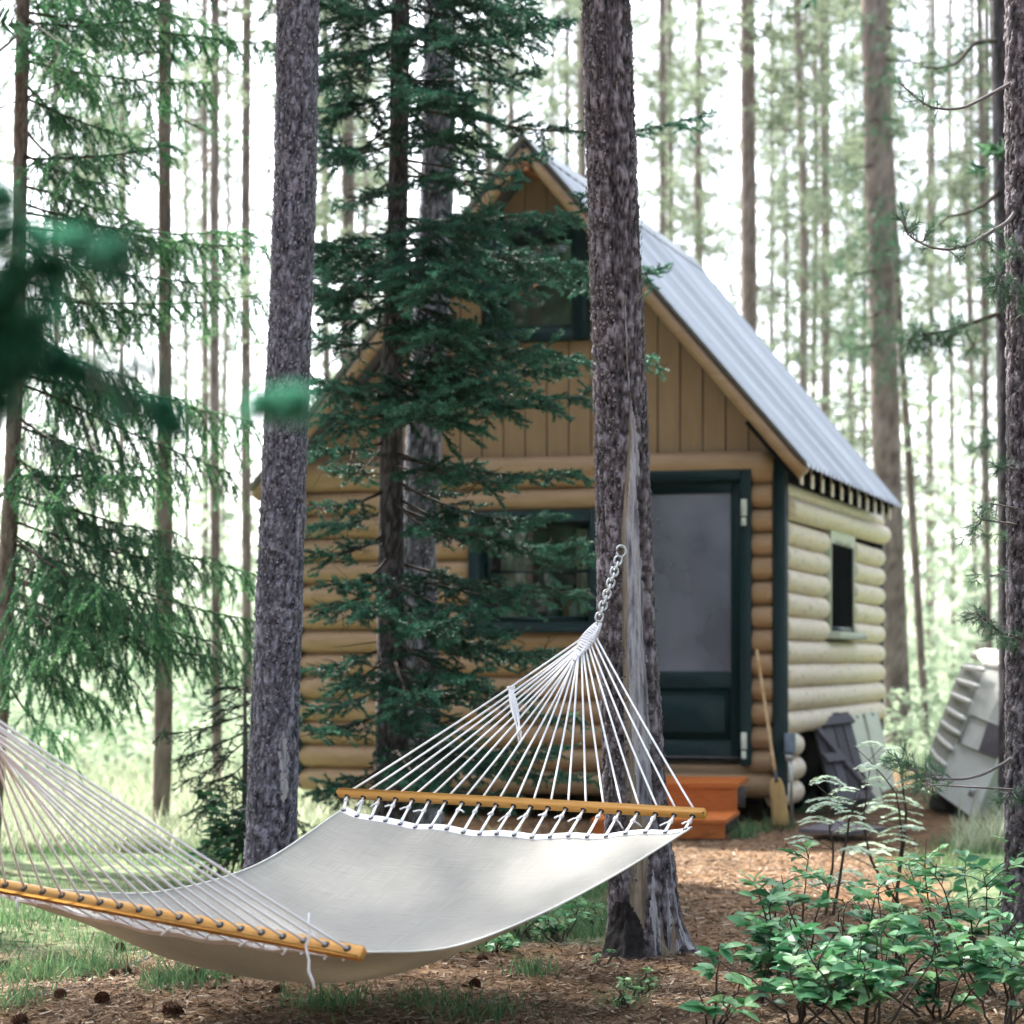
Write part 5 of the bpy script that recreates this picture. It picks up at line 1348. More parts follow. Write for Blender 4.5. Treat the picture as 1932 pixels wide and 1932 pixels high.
# ------------------------------------------------------------------ drooping spruce at the left
YW = 12.8
rows = [(-80, 34, 58), (0, 31, 56), (400, 24, 50), (900, 8, 38), (1300, -16, 18), (1644, -45, -4), (1680, -50, 0)]
cW, rW = trunk_axis(rows, YW, 9)
tw = tree_root("spruce_tree", -20, YW, "droopy light green spruce at the left edge with hanging branchlets", "tree")
mb = MB(); trunk(mb, cW, rW, 40, .03, .010, 63, .04, 5.3); mb.build("trunk", M['bark_far'], tw)
def wx(v): return float(np.interp(H - (v - V0) * YW / F, cW[:, 2], cW[:, 0]))
BL = [(20, 520, 90, .5, .34, 24, .9), (40, 300, 30, -.4, .3, 14, .5), (-40, 420, 60, .8, .34, 20, .9), (30, 160, 110, -.9, .3, 12, .9), (90, 170, 170, -.8, .3, 12, .8), (110, 400, 160, .6, .36, 18, 1.2), (180, 240, 260, .2, .3, 14, 1.0), (150, 130, 230, .4, .26, 12, 1.2),
      (300, 322, 276, -.6, .34, 20, .5), (290, 200, 350, -.5, .3, 14, .7), (350, 250, 420, .3, .3, 16, .7), (400, 470, 440, .7, .32, 22, .8), (380, 330, 460, .2, .3, 18, .8), (430, 560, 470, .9, .34, 24, .9), (450, 150, 520, -.2, .3, 12, .9), (470, 420, 540, .5, .34, 20, 1.0), (520, 300, 600, .1, .3, 18, 1.0), (560, 500, 560, .9, .34, 22, 1.0),
      (640, 260, 720, .3, .36, 18, 1.3), (660, 480, 800, .9, .4, 26, 1.4), (700, 380, 760, .7, .4, 22, 1.4), (720, 440, 900, .5, .36, 22, 1.3), (780, 180, 870, -.3, .34, 14, 1.1), (800, 330, 900, .6, .4, 20, 1.3),
      (900, 250, 905, -.6, .34, 18, .7), (930, 330, 1010, -.3, .4, 20, 1.0), (940, 480, 1090, .3, .42, 26, 1.1), (980, 400, 1060, -.4, .42, 22, 1.1), (1010, 200, 1120, -.8, .4, 16, 1.1), (1020, 490, 1180, .1, .42, 26, 1.2), (1060, 300, 1150, -.7, .42, 20, 1.2), (1080, 470, 1230, -.2, .42, 24, 1.1),
      (1100, 150, 1200, -.9, .4, 14, 1.2), (1110, 400, 1250, -.4, .42, 22, 1.2), (1140, 250, 1290, -.6, .4, 18, 1.2), (1160, 110, 1310, -.5, .36, 12, 1.2), (1000, 120, 1080, .6, .36, 12, 1.2), (850, 110, 950, -.6, .34, 12, 1.0), (600, 120, 680, .4, .3, 12, 1.1), (1090, 350, 1170, .5, .42, 22, 1.3), (1180, 200, 1330, .3, .34, 14, 1.0)]
fo = Fol(); rg = np.random.default_rng(61)
for bi, (v0, u1, v1, dy, sd_, nn2, hg) in enumerate(BL):
    O = np.array([wx(v0), YW, H - (v0 - V0) * YW / F])
    spray(fo, rg, O, P(u1, v1, YW + dy), sd_ * 1.0, int(nn2 * 1.5), hg * .75, .12, rg.uniform(-.03, .05), .12, .45, .012, .03, .08, subhang=hg * .8, subn=5, lo=.1, hi=.95)
for z in np.arange(5.3, 8.6, .2):
    a = rg.uniform(0, 6.28); ln = 1.7 * (9.3 - z) / 4.5
    spray(fo, rg, [wx(-80), YW, z], [wx(-80) + math.cos(a) * ln, YW + math.sin(a) * ln, z - .25 * ln], .38, 12, .8, .12, subhang=.8)
for z in np.arange(1.2, 5.2, .55):        # boughs on its far and left sides
    a = rg.uniform(1.2, 4.2); ln = rg.uniform(.8, 1.5)
    v0 = V0 - (z - H) * F / YW
    spray(fo, rg, [wx(v0), YW, z], [wx(v0) + math.cos(a) * ln, YW + math.sin(a) * ln, z - .3 * ln], .36, 12, 1.0, .12, subhang=1.0, lo=.15, hi=.85)
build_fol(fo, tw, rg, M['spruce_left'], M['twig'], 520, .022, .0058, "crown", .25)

# small fir and broad leafed sapling at the foot of the left trunk
yf = tree_root("young_spruce", 465, 12.4, "low dark young spruce half hidden behind the left pine trunk", "tree")
fo = Fol(); rg = np.random.default_rng(71)
base = G(465, 12.4); base[2] = 0
for (v0, u1, v1, dy) in [(1380, 335, 1432, -.2), (1400, 350, 1480, .1), (1350, 300, 1390, .2), (1440, 385, 1500, -.3), (1470, 370, 1540, 0), (1530, 370, 1610, -.2), (1560, 380, 1640, -.1), (1590, 400, 1660, .1), (1400, 540, 1480, .2), (1480, 580, 1560, 0), (1360, 520, 1420, .3), (1560, 560, 1640, -.1), (1330, 400, 1340, .5), (1300, 420, 1290, .4)]:
    spray(fo, rg, P(462, v0, 12.4), P(u1, v1, 12.4 + dy), .24, 13, .35, .07, .03, .15, .5, .006, .05, .05, lo=.05, hi=.6)
mb = MB(); mb.tube([base - UPZ * .1, P(463, 1500, 12.4), P(462, 1270, 12.4)], [.03, .02, .006], 8); mb.build("trunk", M['bark_spruce'], yf)
build_fol(fo, yf, rg, M['spruce'], M['twig'], 520, .018, .004, "crown", .3)

# ------------------------------------------------------------------ background trees
def far_crown(zmin, zmax, n, seed, rad=1.4, dens=1.0, tl_=.10, wd=.02):
    g = np.random.default_rng(seed); A, B, T, WA, WB = [], [], [], [], []
    for k in range(n):
        z = zmin + (zmax - zmin) * (g.random() ** .75); a = g.uniform(0, 6.283)
        f = (z - zmin) / (zmax - zmin); ln = rad * g.uniform(.35, 1) * (1 - .55 * f)
        d = np.array([math.cos(a), math.sin(a), g.uniform(-.35, .15)]); O = np.array([0, 0, z]); e = O + d * ln
        WA.append(O); WB.append(e)
        if g.random() > dens * (.45 + .9 * f): continue
        for q in range(int(5 + ln * 7)):
            t = g.uniform(.35, 1.05); p = O + (e - O) * t + g.normal(0, .09, 3)
            for w_ in range(2):
                dd = nrm(g.normal(size=3) + d * .8 + UPZ * .4); A.append(p); B.append(p + dd * g.uniform(.06, .14)); T.append(g.uniform(.1, .95))
    mb = MB(); needles(mb, np.array(A), np.array(B), 95, tl_, wd, np.array(T), g, 1.0)
    segs3(mb, np.array(WA), np.array(WB), .014, .004, .5, 1)
    return mb
crowns = []
for i, (z0, z1, n_, rad, dn) in enumerate([(3.2, 15, 130, 1.4, .85), (4.6, 17, 125, 1.7, .95), (2.4, 14, 140, 1.3, .7), (5.6, 18, 110, 1.8, 1.05), (3.6, 16, 135, 1.5, .8)]):
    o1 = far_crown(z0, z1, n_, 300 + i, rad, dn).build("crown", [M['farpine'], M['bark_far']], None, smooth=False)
    crowns.append(o1.data); bpy.data.objects.remove(o1)

def far_tree(name, rows, y, label, top=15.0, crown=None, mat='bark_far', detail=False, group=None, csc=1.0, rz=None, cat="tree"):
    c_, r_ = trunk_axis(rows, y, top)
    gz = float(ground_z(np.array([c_[0, 0]]), np.array([y]))[0])
    ub = (rows[-1][1] + rows[-1][2]) / 2 if rows[-1][0] > rows[0][0] else (rows[0][1] + rows[0][2]) / 2
    if c_[0, 2] > gz - .2:
        d = (c_[1] - c_[0]) / max(.1, (c_[1, 2] - c_[0, 2])); q = c_[0] - d * (c_[0, 2] - gz + .3) * .5; q[2] = gz - .3
        c_ = np.concatenate([[q], c_]); r_ = np.concatenate([[r_[0] * 1.15], r_])
    root = thing(name, (c_[0, 0], y, gz), label, cat, group)
    mb = MB(); trunk(mb, c_, r_, 20 if detail else 12, .10 if detail else .35, .012 if detail else .01, int(abs(c_[0, 0] * 97)) % 900, .08, 1e9, None, .12, z0=gz - .25)
    mb.build("trunk", M[mat], root)
    if crown is not None:
        for nm, me in (("crown", crowns[crown]),):
            o = bpy.data.objects.new(nm, me); COL.objects.link(o); o.parent = root
            xc = np.interp(9, c_[:, 2], c_[:, 0]) - c_[0, 0]
            o.location = (xc, 0, 0); o.scale = (csc, csc, top / 15.0); o.rotation_euler = (0, 0, rz if rz is not None else (abs(c_[0, 0]) * 7.3) % 6.28)
    return root
def straight(u0, u1, w0, w1, vb=1500):
    g_ = np.random.default_rng(int(abs(u0) * 10) + 1); o1, o2 = g_.normal(0, 3.5, 2); lean = g_.normal(0, 4)
    return [(v_, u0 + lean + (u1 - u0 - lean) * t_ + o_ - (w0 + (w1 - w0) * t_) / 2, u0 + lean + (u1 - u0 - lean) * t_ + o_ + (w0 + (w1 - w0) * t_) / 2) for v_, t_, o_ in ((-60, 0, 0), (400, .3, o1), (950, .65, o2), (vb, 1, 0))]
LIST = [
 # u top, u base, width top, width base, distance, crown, mat, label
 (1250, 1252, 13, 16, 44, 1, 'bark_far', "slim straight pine seen just right of the hammock tree above the roof"),
 (1323, 1318, 13, 16, 46, 3, 'bark_far', "slender pine above the middle of the metal roof slope"),
 (1406, 1418, 27, 34, 30, 1, 'bark_far', "sturdy brown pine rising behind the metal roof slope"),
 (1452, 1456, 7, 11, 52, 0, 'bark_far', "thin pine just right of the sturdy brown pine behind the roof"),
 (1470, 1494, 5, 9, 48, 2, 'bark_far', "very thin leaning pine with bare stem right of the sturdy brown pine"),
 (1502, 1522, 15, 18, 40, 4, 'bark_far', "medium pine third from the sturdy brown pine behind the roof"),
 (1556, 1562, 12, 17, 42, 0, 'bark_far', "medium pine midway between the sturdy brown pine and the thick reddish one"),
 (1592, 1612, 6, 8, 55, 2, 'bark_far', "faint thin pine left of the thick reddish pine"),
 (1637, 1628, 7, 10, 50, 4, 'bark_far', "thin pine touching the left side of the thick reddish pine"),
 (1842, 1872, 11, 13, 30, 0, 'bark_far', "thin knotty pine left of the charcoal trunk at the right"),
 (1745, 1762, 5, 7, 60, 2, 'bark_far', "hair thin pine in the bright gap at the right"),
 (1815, 1850, 6, 9, 55, 4, 'bark_far', "pale thin pine in the bright gap left of the knotty pine"),
 (1780, 1800, 4, 6, 70, None, 'bark_far', "faintest distant stem in the bright gap at the right"),
 (1098, 1100, 12, 14, 34, 3, 'bark_far', "thin pine half hidden by the left side of the hammock tree"),
 (1062, 1064, 9, 10, 44, 0, 'bark_far', "slender pine standing above the right side of the gable peak"),
 (925, 925, 14, 16, 38, 2, 'bark_far', "pine standing above the left side of the gable peak"),
 (896, 893, 8, 10, 50, 4, 'bark_far', "thin pine between the spruce trunks and the gable peak"),
 (655, 655, 22, 27, 26, 0, 'bark_far', "wide pinkish grey pine between the lavender trunk and the dark spruce"),
 (618, 620, 12, 14, 33, 2, 'bark_far', "narrow pine just right of the lavender grey trunk"),
 (690, 694, 8, 9, 45, 4, 'bark_far', "thin distant pine left of the dark spruce trunk"),
 (466, 468, 16, 19, 25, 1, 'bark_far', "brown pine just left of the lavender grey trunk"),
 (407, 410, 15, 19, 22, 3, 'bark_far', "brown flaky pine between the slim leaning tree and the lavender trunk"),
 (222, 224, 9, 11, 42, 3, 'bark_far', "pale far pine left of the slim nearer tree at the left"),
 (182, 184, 8, 10, 48, 4, 'bark_far', "faint far pine second from the droopy spruce"),
 (108, 104, 10, 12, 38, 1, 'bark_far', "pale far pine next to the droopy spruce"),
 (252, 258, 5, 7, 58, None, 'bark_far', "thinnest far stem left of the slim nearer tree at the left"),
 (355, 352, 7, 9, 52, 0, 'bark_far', "distant thin pine right of the slim nearer tree at the left"),
 (560, 562, 9, 10, 44, 2, 'bark_far', "distant pine mostly covered by the lavender grey trunk"),
]
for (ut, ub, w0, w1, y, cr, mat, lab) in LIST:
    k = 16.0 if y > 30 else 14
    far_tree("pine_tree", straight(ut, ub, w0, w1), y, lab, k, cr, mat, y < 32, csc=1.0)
# thick reddish pine right behind the cabin with foliage clumps of its own
c8 = far_tree("pine_tree", [(-60, 1622, 1672), (400, 1634, 1684), (800, 1644, 1698), (1200, 1660, 1712), (1400, 1664, 1722)], 29, "thick reddish pine right behind the far corner of the cabin", 17, None, 'bark_far', True)
fo = Fol(); rg = np.random.default_rng(81)
for (u, v, n_, sp) in [(1660, 60, 30, 42), (1680, 150, 34, 34), (1640, 230, 20, 30), (1700, 230, 20, 26), (1670, 420, 46, 36), (1640, 470, 34, 34), (1700, 480, 34, 30), (1600, 520, 20, 26), (1660, 560, 20, 28), (1650, 650, 40, 38), (1600, 660, 22, 24), (1690, 700, 24, 28), (1640, 600, 22, 26),
                        (1730, 60, 20, 36), (1760, 120, 18, 36), (1600, 320, 16, 24)]:
    for q in range(int(n_ * 1.6)):
        p = P(u + rg.normal(0, sp), v + rg.normal(0, sp * .7), 28.4 + rg.normal(0, .4)); d = nrm(rg.normal(size=3) + np.array([0, 0, .2])); fo.n(p, p + d * .14, rg.uniform(0, .8))
    a = P(1660, v - 10, 29); fo.w(a, P(u, v, 28.4), .03, .01)
build_fol(fo, c8, rg, M['pine'], M['twig'], 130, .075, .009, "crown", 0)
far_tree("pine_tree", straight(1672, 1700, 14, 17), 33, "slim brown pine close against the right side of the thick reddish one", 16, 0, 'bark_far', True)
far_tree("leaning_pine", [(-60, 1655, 1667), (600, 1690, 1704), (1000, 1716, 1731), (1370, 1738, 1754)], 31, "leaning slim pine right of the thick reddish pine behind the cabin", 15, 2, 'bark_far', True)
# slim nearer tree at the left with the branch stubs
cl = far_tree("pine_tree", [(-60, 299, 324), (260, 299, 322), (700, 299, 324), (1100, 294, 326), (1400, 291, 325), (1579, 287, 318)], 15.3, "slim grey brown tree standing in the sunny clearing at the left", 11, None, 'bark_far', True)
fo = Fol(); rg = np.random.default_rng(91)
for v in list(range(-40, 260, 34)) + [430, 455, 480]:
    O = P(311, v, 15.3); a = rg.uniform(0, 6.28); T = O + np.array([math.cos(a) * rg.uniform(.5, 1.0), math.sin(a) * .6, rg.uniform(-.25, .1)]); spray(fo, rg, O, T, .25, 10, .5, .09, lo=.3, hi=.9)
for v in (840, 852, 865, 880, 900, 925, 1290, 1340):
    O = P(311, v, 15.3); fo.w(O, O + np.array([rg.choice([-1, 1]) * rg.uniform(.1, .3), -.1, rg.uniform(-.15, .05)]), .006, .002)
build_fol(fo, cl, rg, M['spruce_left'], M['twig'], 260, .018, .004, "crown", .2)
# the wider stand, left and right groups
g = np.random.default_rng(500)
taken = [a[1] for a in LIST]
for side, (ua, ub_), cnt, lab in (("l", (-150, 470), 11, "thin far pine fading into bright haze left of the cabin"), ("r", (1500, 2060), 13, "thin far pine fading into bright haze right of the cabin"),
                                  ("m", (600, 1460), 9, "thin far pine fading into bright haze above and behind the cabin roof")):
    for k in range(cnt):
        u = ua + (ub_ - ua) * (k + g.uniform(.1, .9)) / cnt; y = g.uniform(48, 85); wpx = g.uniform(.13, .22) * F / y
        far_tree("pine_tree", straight(u, u + g.normal(0, 5), wpx * .8, wpx), y, lab, g.uniform(15, 20), int(g.integers(0, 5)) if g.random() < .85 else None, 'bark_far', False, group={"l": "far pines left of the cabin", "r": "far pines right of the cabin", "m": "far pines behind the cabin roof"}[side])

# crowns above the picture for the near trees (they shade the yard)
def high_crown(parent, cx, y, z0, z1, n, seed, rad=1.8):
    a_ = far_crown(z0, z1, n, seed, rad, 1.2, .13, .03)
    a_.v = [q + np.array([cx, y, 0]) for q in a_.v]
    a_.build("crown", [M['pine'], M['twig']], parent, smooth=False)
high_crown(tm, cL[-1, 0] * 0 + c[-1, 0], YM, 6.0, 12.8, 70, 601)
high_crown(tl, cL[-1, 0], YL, 6.0, 13, 70, 602)
high_crown(tr_, cR[-1, 0], YR, 5.4, 12.3, 80, 603, 2.2)
high_crown(td, cD[-1, 0], 16.3, 7.2, 14.8, 90, 604, 2.2)
high_crown(ts2, cS2[-1, 0], 13.5, 6.4, 13.8, 60, 605)
for i, (x, y, hh) in enumerate([(-4.7, 9.3, 13), (-5.9, 12.2, 13), (-3.9, 7.2, 12), (-6.8, 9.6, 13), (-5.2, 14.2, 13), (3.4, 12.0, 13)]):  # unseen pines added to cast shade over hammock and yard
    rr = thing("pine_tree", (x, y, 0), "pine", "tree", "unseen pines added to shade the yard")
    rr["label"] = "unseen pine added beyond the view to shade the yard"
    mb = MB(); cc = np.array([[x, y, -.2], [x + .1, y, hh]]); trunk(mb, cc, np.array([.15, .03]), 14, .4, .012, 700 + i, .08); mb.build("trunk", M['bark_main'], rr)
    high_crown(rr, x, y, 4.6, hh, 100, 710 + i, 2.4)

# ------------------------------------------------------------------ very near, strongly blurred sprays
YN = 1.75
np_ = thing("young_pine", np.array([(-330 - U0) * YN / F, YN, 0]), "out of focus green conifer sprays very close at the left edge", "tree")
fo = Fol(); rg = np.random.default_rng(95)
stem = np.array([[(-330 - U0) * YN / F, YN, 0], [(-300 - U0) * YN / F, YN, .9], [(-280 - U0) * YN / F, YN + .02, 1.9]])
mb = MB(); mb.tube(stem, [.016, .012, .005], 8); mb.build("trunk", M['bark_spruce'], np_)
def nb(pts, rad, y0=YN, dens=1.0, tint=.5):
    W = [P(u, v, y0) for u, v in pts]
    for a, b in zip(W[:-1], W[1:]):
        fo.w(a, b, .0014, .0012)
    for a, b in zip(W[:-1], W[1:]):
        k = max(3, int(np.linalg.norm(b - a) / .004 * dens))
        for q in range(k):
            p = a + (b - a) * rg.random(); d = nrm((b - a) * .3 / np.linalg.norm(b - a) + rg.normal(0, .8, 3)); fo.n(p, p + d * rad, tint + rg.normal(0, .12))
def tw_(pts, y0=YN):
    W = [P(u, v, y0) for u, v in pts]
    for a, b in zip(W[:-1], W[1:]): fo.w(a, b, .0022, .0018)
tw_([(-300, 300), (-60, 390)]); nb([(-50, 385), (50, 362)], .010, tint=.6)
tw_([(-300, 640), (-60, 560)]); nb([(-50, 560), (60, 520), (135, 475)], .014, tint=.5); nb([(130, 480), (140, 465)], .010, tint=1.0); tw_([(60, 520), (175, 560)]); nb([(190, 460), (212, 520)], .016, tint=.25, dens=1.3)
tw_([(-300, 900), (-60, 760)]); nb([(-70, 780), (-20, 700), (15, 600)], .030, tint=.3, dens=2.6); nb([(-60, 520), (10, 540)], .022, tint=.4, dens=1.5); nb([(-40, 470), (60, 440), (120, 455)], .016, tint=.7, dens=1.1); nb([(40, 545), (100, 560)], .018, tint=.6, dens=1.0); nb([(-40, 620), (60, 640)], .018, tint=.5, dens=1.2); tw_([(0, 690), (60, 690)]); nb([(60, 690), (130, 690), (165, 715)], .011, tint=.15, dens=1.2); nb([(185, 700), (230, 715)], .006, tint=.3)
tw_([(165, 715), (255, 745)]); nb([(255, 700), (290, 708)], .006, tint=.1, dens=1.6); tw_([(185, 700), (255, 702)]); nb([(222, 765), (280, 775)], .009, tint=.15); nb([(290, 780), (350, 800)], .013, tint=.25, dens=1.4)
tw_([(350, 800), (460, 778)]); nb([(465, 775), (575, 762)], .012, tint=.85, dens=1.7)
nb([(60, 600), (110, 610)], .008, tint=.9, dens=.6)
build_fol(fo, np_, rg, M['near_green'], M['twig'], 7000, .013, .0042, "crown", 0)
# ------------------------------------------------------------------ leafy shrubs
def leaves(mb, Pp, D, Nn, ln, wd, tint, rng, droop=.25):
    """folded oval leaves: base Pp, direction D, up-ish Nn"""
    Pp = np.asarray(Pp); D = nrm(D); Nn = np.asarray(Nn); k = len(Pp)
    S = nrm(np.cross(D, Nn)); Nn = np.cross(S, D)
    ln = np.asarray(ln)[:, None]; wd = np.asarray(wd)[:, None]
    ts_ = [0, .12, .35, .62, .85, 1.0]; ws = [.0, .52, 1.0, .88, .45, .0]
    V = []
    for t, w_ in zip(ts_, ws):
        c = Pp + D * ln * t - Nn * ln * droop * t * t
        V += [c - S * wd * .5 * w_ + Nn * wd * .16 * w_, c, c + S * wd * .5 * w_ + Nn * wd * .16 * w_]
    V = np.stack(V, 1).reshape(-1, 3)
    q = []
    for a in range(5):
        b = a * 3; q += [[b, b + 1, b + 4, b + 3], [b + 1, b + 2, b + 5, b + 4]]
    Q = (np.arange(k)[:, None, None] * 18 + np.array(q)[None]).reshape(-1, 4)
    mb.add(V, Q, 0, np.repeat(np.clip(tint, 0, 1), 18))

def merge(a, b, mi=1):
    for V, t in zip(b.v, b.t): a.v.append(V); a.t.append(t)
    for k in (3, 4):
        for q in b.f[k]: a.f[k].append(q + a.n); a.m[k].append(np.full(len(q), mi, np.int32))
    a.n += b.n

def shrub(name, u, v, label, height, spread, nst, leaf, seed, cat="shrub", group=None, tint=.5, lean=(0, 0), mat='leaf', dens=1.0):
    y = H * F / (v - V0); base = G(u, y); base[2] = float(ground_z(base[0], base[1]))
    g = np.random.default_rng(seed); root = thing(name, base, label, cat, group)
    Lp, Ld, Ln_, Ll, Lt = [], [], [], [], []
    mw = MB()
    for s in range(nst):
        a = g.uniform(0, 6.283); hh = height * g.uniform(.55, 1.0); sp = spread * g.uniform(.2, 1)
        e = base + np.array([math.cos(a) * sp + lean[0] * hh, math.sin(a) * sp + lean[1] * hh, hh]); b0 = base + np.array([math.cos(a), math.sin(a), 0]) * g.uniform(0, .05)
        k = 9; t = np.linspace(0, 1, k); pts = b0 + (e - b0) * t[:, None] + np.array([math.cos(a), math.sin(a), 0]) * (sp * .35 * np.sin(t * math.pi))[:, None] * g.uniform(-.5, 1)
        pts += np.cumsum(g.normal(0, .010, (k, 3)), 0)
        mw.tube(pts, np.linspace(.0055, .0018, k), 5, cap=False)
        def put(p, d, t_):
            Lp.append(p); Ld.append(d); n = nrm(np.array([g.normal(0, .45), g.normal(-.12, .4), 1.0])); Ln_.append(n); Ll.append(leaf * g.uniform(.55, 1.15)); Lt.append(t_)
        for q in range(max(2, int(7 * dens * hh / .45))):
            t_ = g.uniform(.3, 1); f = t_ * (k - 1); i = min(int(f), k - 2); p = pts[i] + (pts[i + 1] - pts[i]) * (f - i)
            aa = g.uniform(0, 6.283); dd = nrm(np.array([math.cos(aa), math.sin(aa), g.uniform(.0, .8)])); l_ = g.uniform(.05, .17) * (height / .6)
            e2 = p + dd * l_; mid = (p + e2) / 2 + UPZ * .01
            mw.tube([p, mid, e2], [.0024, .0018, .0012], 4, cap=False)
            tn = tint + g.normal(0, .24)
            for w_ in range(g.integers(4, 8)):
                s_ = g.uniform(.25, 1.0); pp = p + (e2 - p) * s_; sg = 1 if w_ % 2 else -1
                side = nrm(np.cross(dd, UPZ)) * sg
                put(pp, nrm(dd * .6 + side * .9 + UPZ * g.normal(.05, .25)), tn + .12 * s_)
            put(e2, nrm(dd + UPZ * .1), tn + .2)
    mb = MB(); leaves(mb, np.array(Lp), np.array(Ld), np.array(Ln_), np.array(Ll), np.array(Ll) * .52, np.array(Lt), g); merge(mb, mw); mb.build("foliage", [M[mat], M['twig']], root)
    return root
SH = [
 (1345, 1948, "low broad leafed sprig at the left tip of the bush patch beside the pine foot", .30, .16, 5, .085, .35),
 (1420, 1900, "dark green bush with big oval leaves nearest the path", .42, .22, 9, .085, .35),
 (1505, 1945, "dense dark leaved bush at the bottom centre of the bush patch", .36, .28, 13, .088, .28),
 (1490, 1850, "tall leafy bush with an upright shoot beside the needle path", .62, .22, 10, .062, .5),
 (1600, 1880, "bush with crossing brown stems in the middle of the bush patch", .50, .28, 11, .072, .45),
 (1640, 1965, "bright broad leaved bush at the very bottom of the picture", .36, .30, 13, .085, .45),
 (1695, 1850, "airy bush with small leaves and thin twigs below the pale saplings", .55, .3, 10, .055, .5),
 (1765, 1925, "leafy bush right of the bright broad leaved one", .42, .3, 12, .080, .45),
 (1790, 1830, "loose twiggy bush in front of the small boat's grass", .62, .32, 10, .055, .5),
 (1870, 1880, "bush in front of the right edge pine's foot", .60, .28, 12, .068, .48),
 (1900, 1960, "bush in the bottom right corner of the picture", .45, .3, 12, .085, .5),
 (1880, 1800, "thin branching bush leaning toward the right edge pine", .62, .28, 8, .05, .6),
]
for i, (u, v, lab, hh, sp, ns_, lf, tn) in enumerate(SH):
    shrub("leafy_bush", u, v, lab, hh * (.86 if hh > .5 else .95), sp, max(4, int(ns_ * .62)), lf, 800 + i, "bush", None, tn + .1, dens=.95)
shrub("sapling", 425, 1665, "broad leafed sapling beside the foot of the lavender pine trunk", .62, .22, 7, .085, 840, "sapling", None, .15)
for i, (u, v, s) in enumerate([(1060, 1778, .16), (930, 1800, .14), (1120, 1750, .15), (980, 1770, .18)]):
    shrub("ground_herb", u, v, ["low green herb on the duff under the hammock's right edge", "dark low herb beneath the hammock bed edge", "pale herb just left of the hammock pine's foot", "clump of round leaved herb behind the hammock bed"][i], s, .14, 7, .05, 850 + i, "herb", None, .6)
for i, (u, v, s) in enumerate([(1178, 1905, .06), (1150, 1830, .06), (1205, 1885, .09)]):
    shrub("seedling", u, v, ["pale green seedling nearest the bottom below the pine foot", "tiny seedling left of the charred pine foot", "leafy seedling below the charred pine foot"][i], s, .04, 4, .03, 870 + i, "seedling", None, .9)

# pinnate saplings with pale, level leaflets
def pinnate(name, u, v, label, stems, fronds, seed, y):
    base = G(u, y); base[2] = float(ground_z(base[0], base[1])); g = np.random.default_rng(seed); root = thing(name, base, label, "sapling")
    mw = MB(); A, D, N_, Ls, T = [], [], [], [], []
    S_pts = []
    for st_ in stems:
        W = np.array([P(a, b, y) for a, b in st_]); W[0] = [W[0][0], y, base[2] - .02]
        t = np.linspace(0, 1, len(W)); ti = np.linspace(0, 1, 20); W = np.stack([np.interp(ti, t, W[:, j]) for j in range(3)], -1) + np.cumsum(g.normal(0, .003, (20, 3)), 0)
        mw.tube(W, np.linspace(.009, .003, 20), 7); S_pts.append(W)
    allp = np.concatenate(S_pts)
    for (u0_, u1_, vv) in fronds:
        for rep in range(2):
            yy = y + g.normal(0, .12); a = P(u0_ + g.normal(0, 3), vv + g.normal(0, 3) + rep * 5, yy); b = P(u1_ + g.normal(0, 3), vv + g.normal(0, 4) + rep * 6, yy + g.normal(0, .15))
            c = (a + b) / 2; j = allp[np.argmin(np.linalg.norm(allp - c - np.array([0, 0, -.05]), axis=1))]
            if np.linalg.norm(a - j) > np.linalg.norm(b - j): a, b = b, a
            L_ = np.linalg.norm(b - a); t = np.linspace(0, 1, 8)
            pts = a + (b - a) * t[:, None] + UPZ * (.12 * L_ * np.sin(t * math.pi))[:, None]
            mw.tube(np.concatenate([[j], pts]), np.linspace(.002, .0008, 9), 4, cap=False)
            k = max(5, int(L_ / .013)); d = nrm(b - a); side = nrm(np.cross(d, UPZ))
            for q in range(k):
                s_ = (q + .5) / k; p = np.array([np.interp(s_, t, pts[:, m_]) for m_ in range(3)])
                for sg in (-1, 1): A.append(p); D.append(nrm(side * sg + d * .6 + UPZ * g.normal(0, .12))); N_.append(nrm(UPZ + np.array([0, -.25, 0]) + g.normal(0, .15, 3))); Ls.append(g.uniform(.024, .038)); T.append(g.uniform(.3, 1))
    mb = MB(); Ls = np.array(Ls); leaves(mb, np.array(A), np.array(D), np.array(N_), Ls, Ls * .48, np.array(T), g, .1); merge(mb, mw); mb.build("foliage", [M['leaf_lit'], M['twig']], root)
pinnate("sapling", 1555, 1730, "pale leafleted sapling on a dark crooked stem nearest the broom", [[(1555, 1720), (1562, 1690), (1570, 1620), (1566, 1560), (1568, 1500)], [(1567, 1600), (1600, 1560), (1620, 1500)]],
        [(1535, 1588, 1478), (1568, 1621, 1492), (1521, 1588, 1512), (1525, 1590, 1530), (1511, 1571, 1552), (1578, 1631, 1541), (1585, 1648, 1567), (1488, 1541, 1583), (1585, 1640, 1605), (1575, 1621, 1650), (1521, 1600, 1668), (1575, 1615, 1510)], 901, 10.6)
pinnate("sapling", 1690, 1720, "pale leafleted sapling with layered fronds in front of the small boat", [[(1690, 1725), (1695, 1650), (1700, 1580), (1692, 1490), (1640, 1430)], [(1697, 1600), (1640, 1620), (1625, 1560), (1640, 1460)], [(1695, 1620), (1715, 1540), (1705, 1450), (1690, 1415)]],
        [(1613, 1661, 1409), (1671, 1710, 1414), (1661, 1701, 1440), (1621, 1650, 1452), (1631, 1675, 1476), (1690, 1762, 1474), (1690, 1750, 1486), (1648, 1735, 1512), (1628, 1700, 1528), (1655, 1738, 1545), (1655, 1731, 1573), (1660, 1731, 1590), (1600, 1675, 1607), (1640, 1731, 1615), (1650, 1725, 1630), (1700, 1740, 1560)], 902, 11.2)

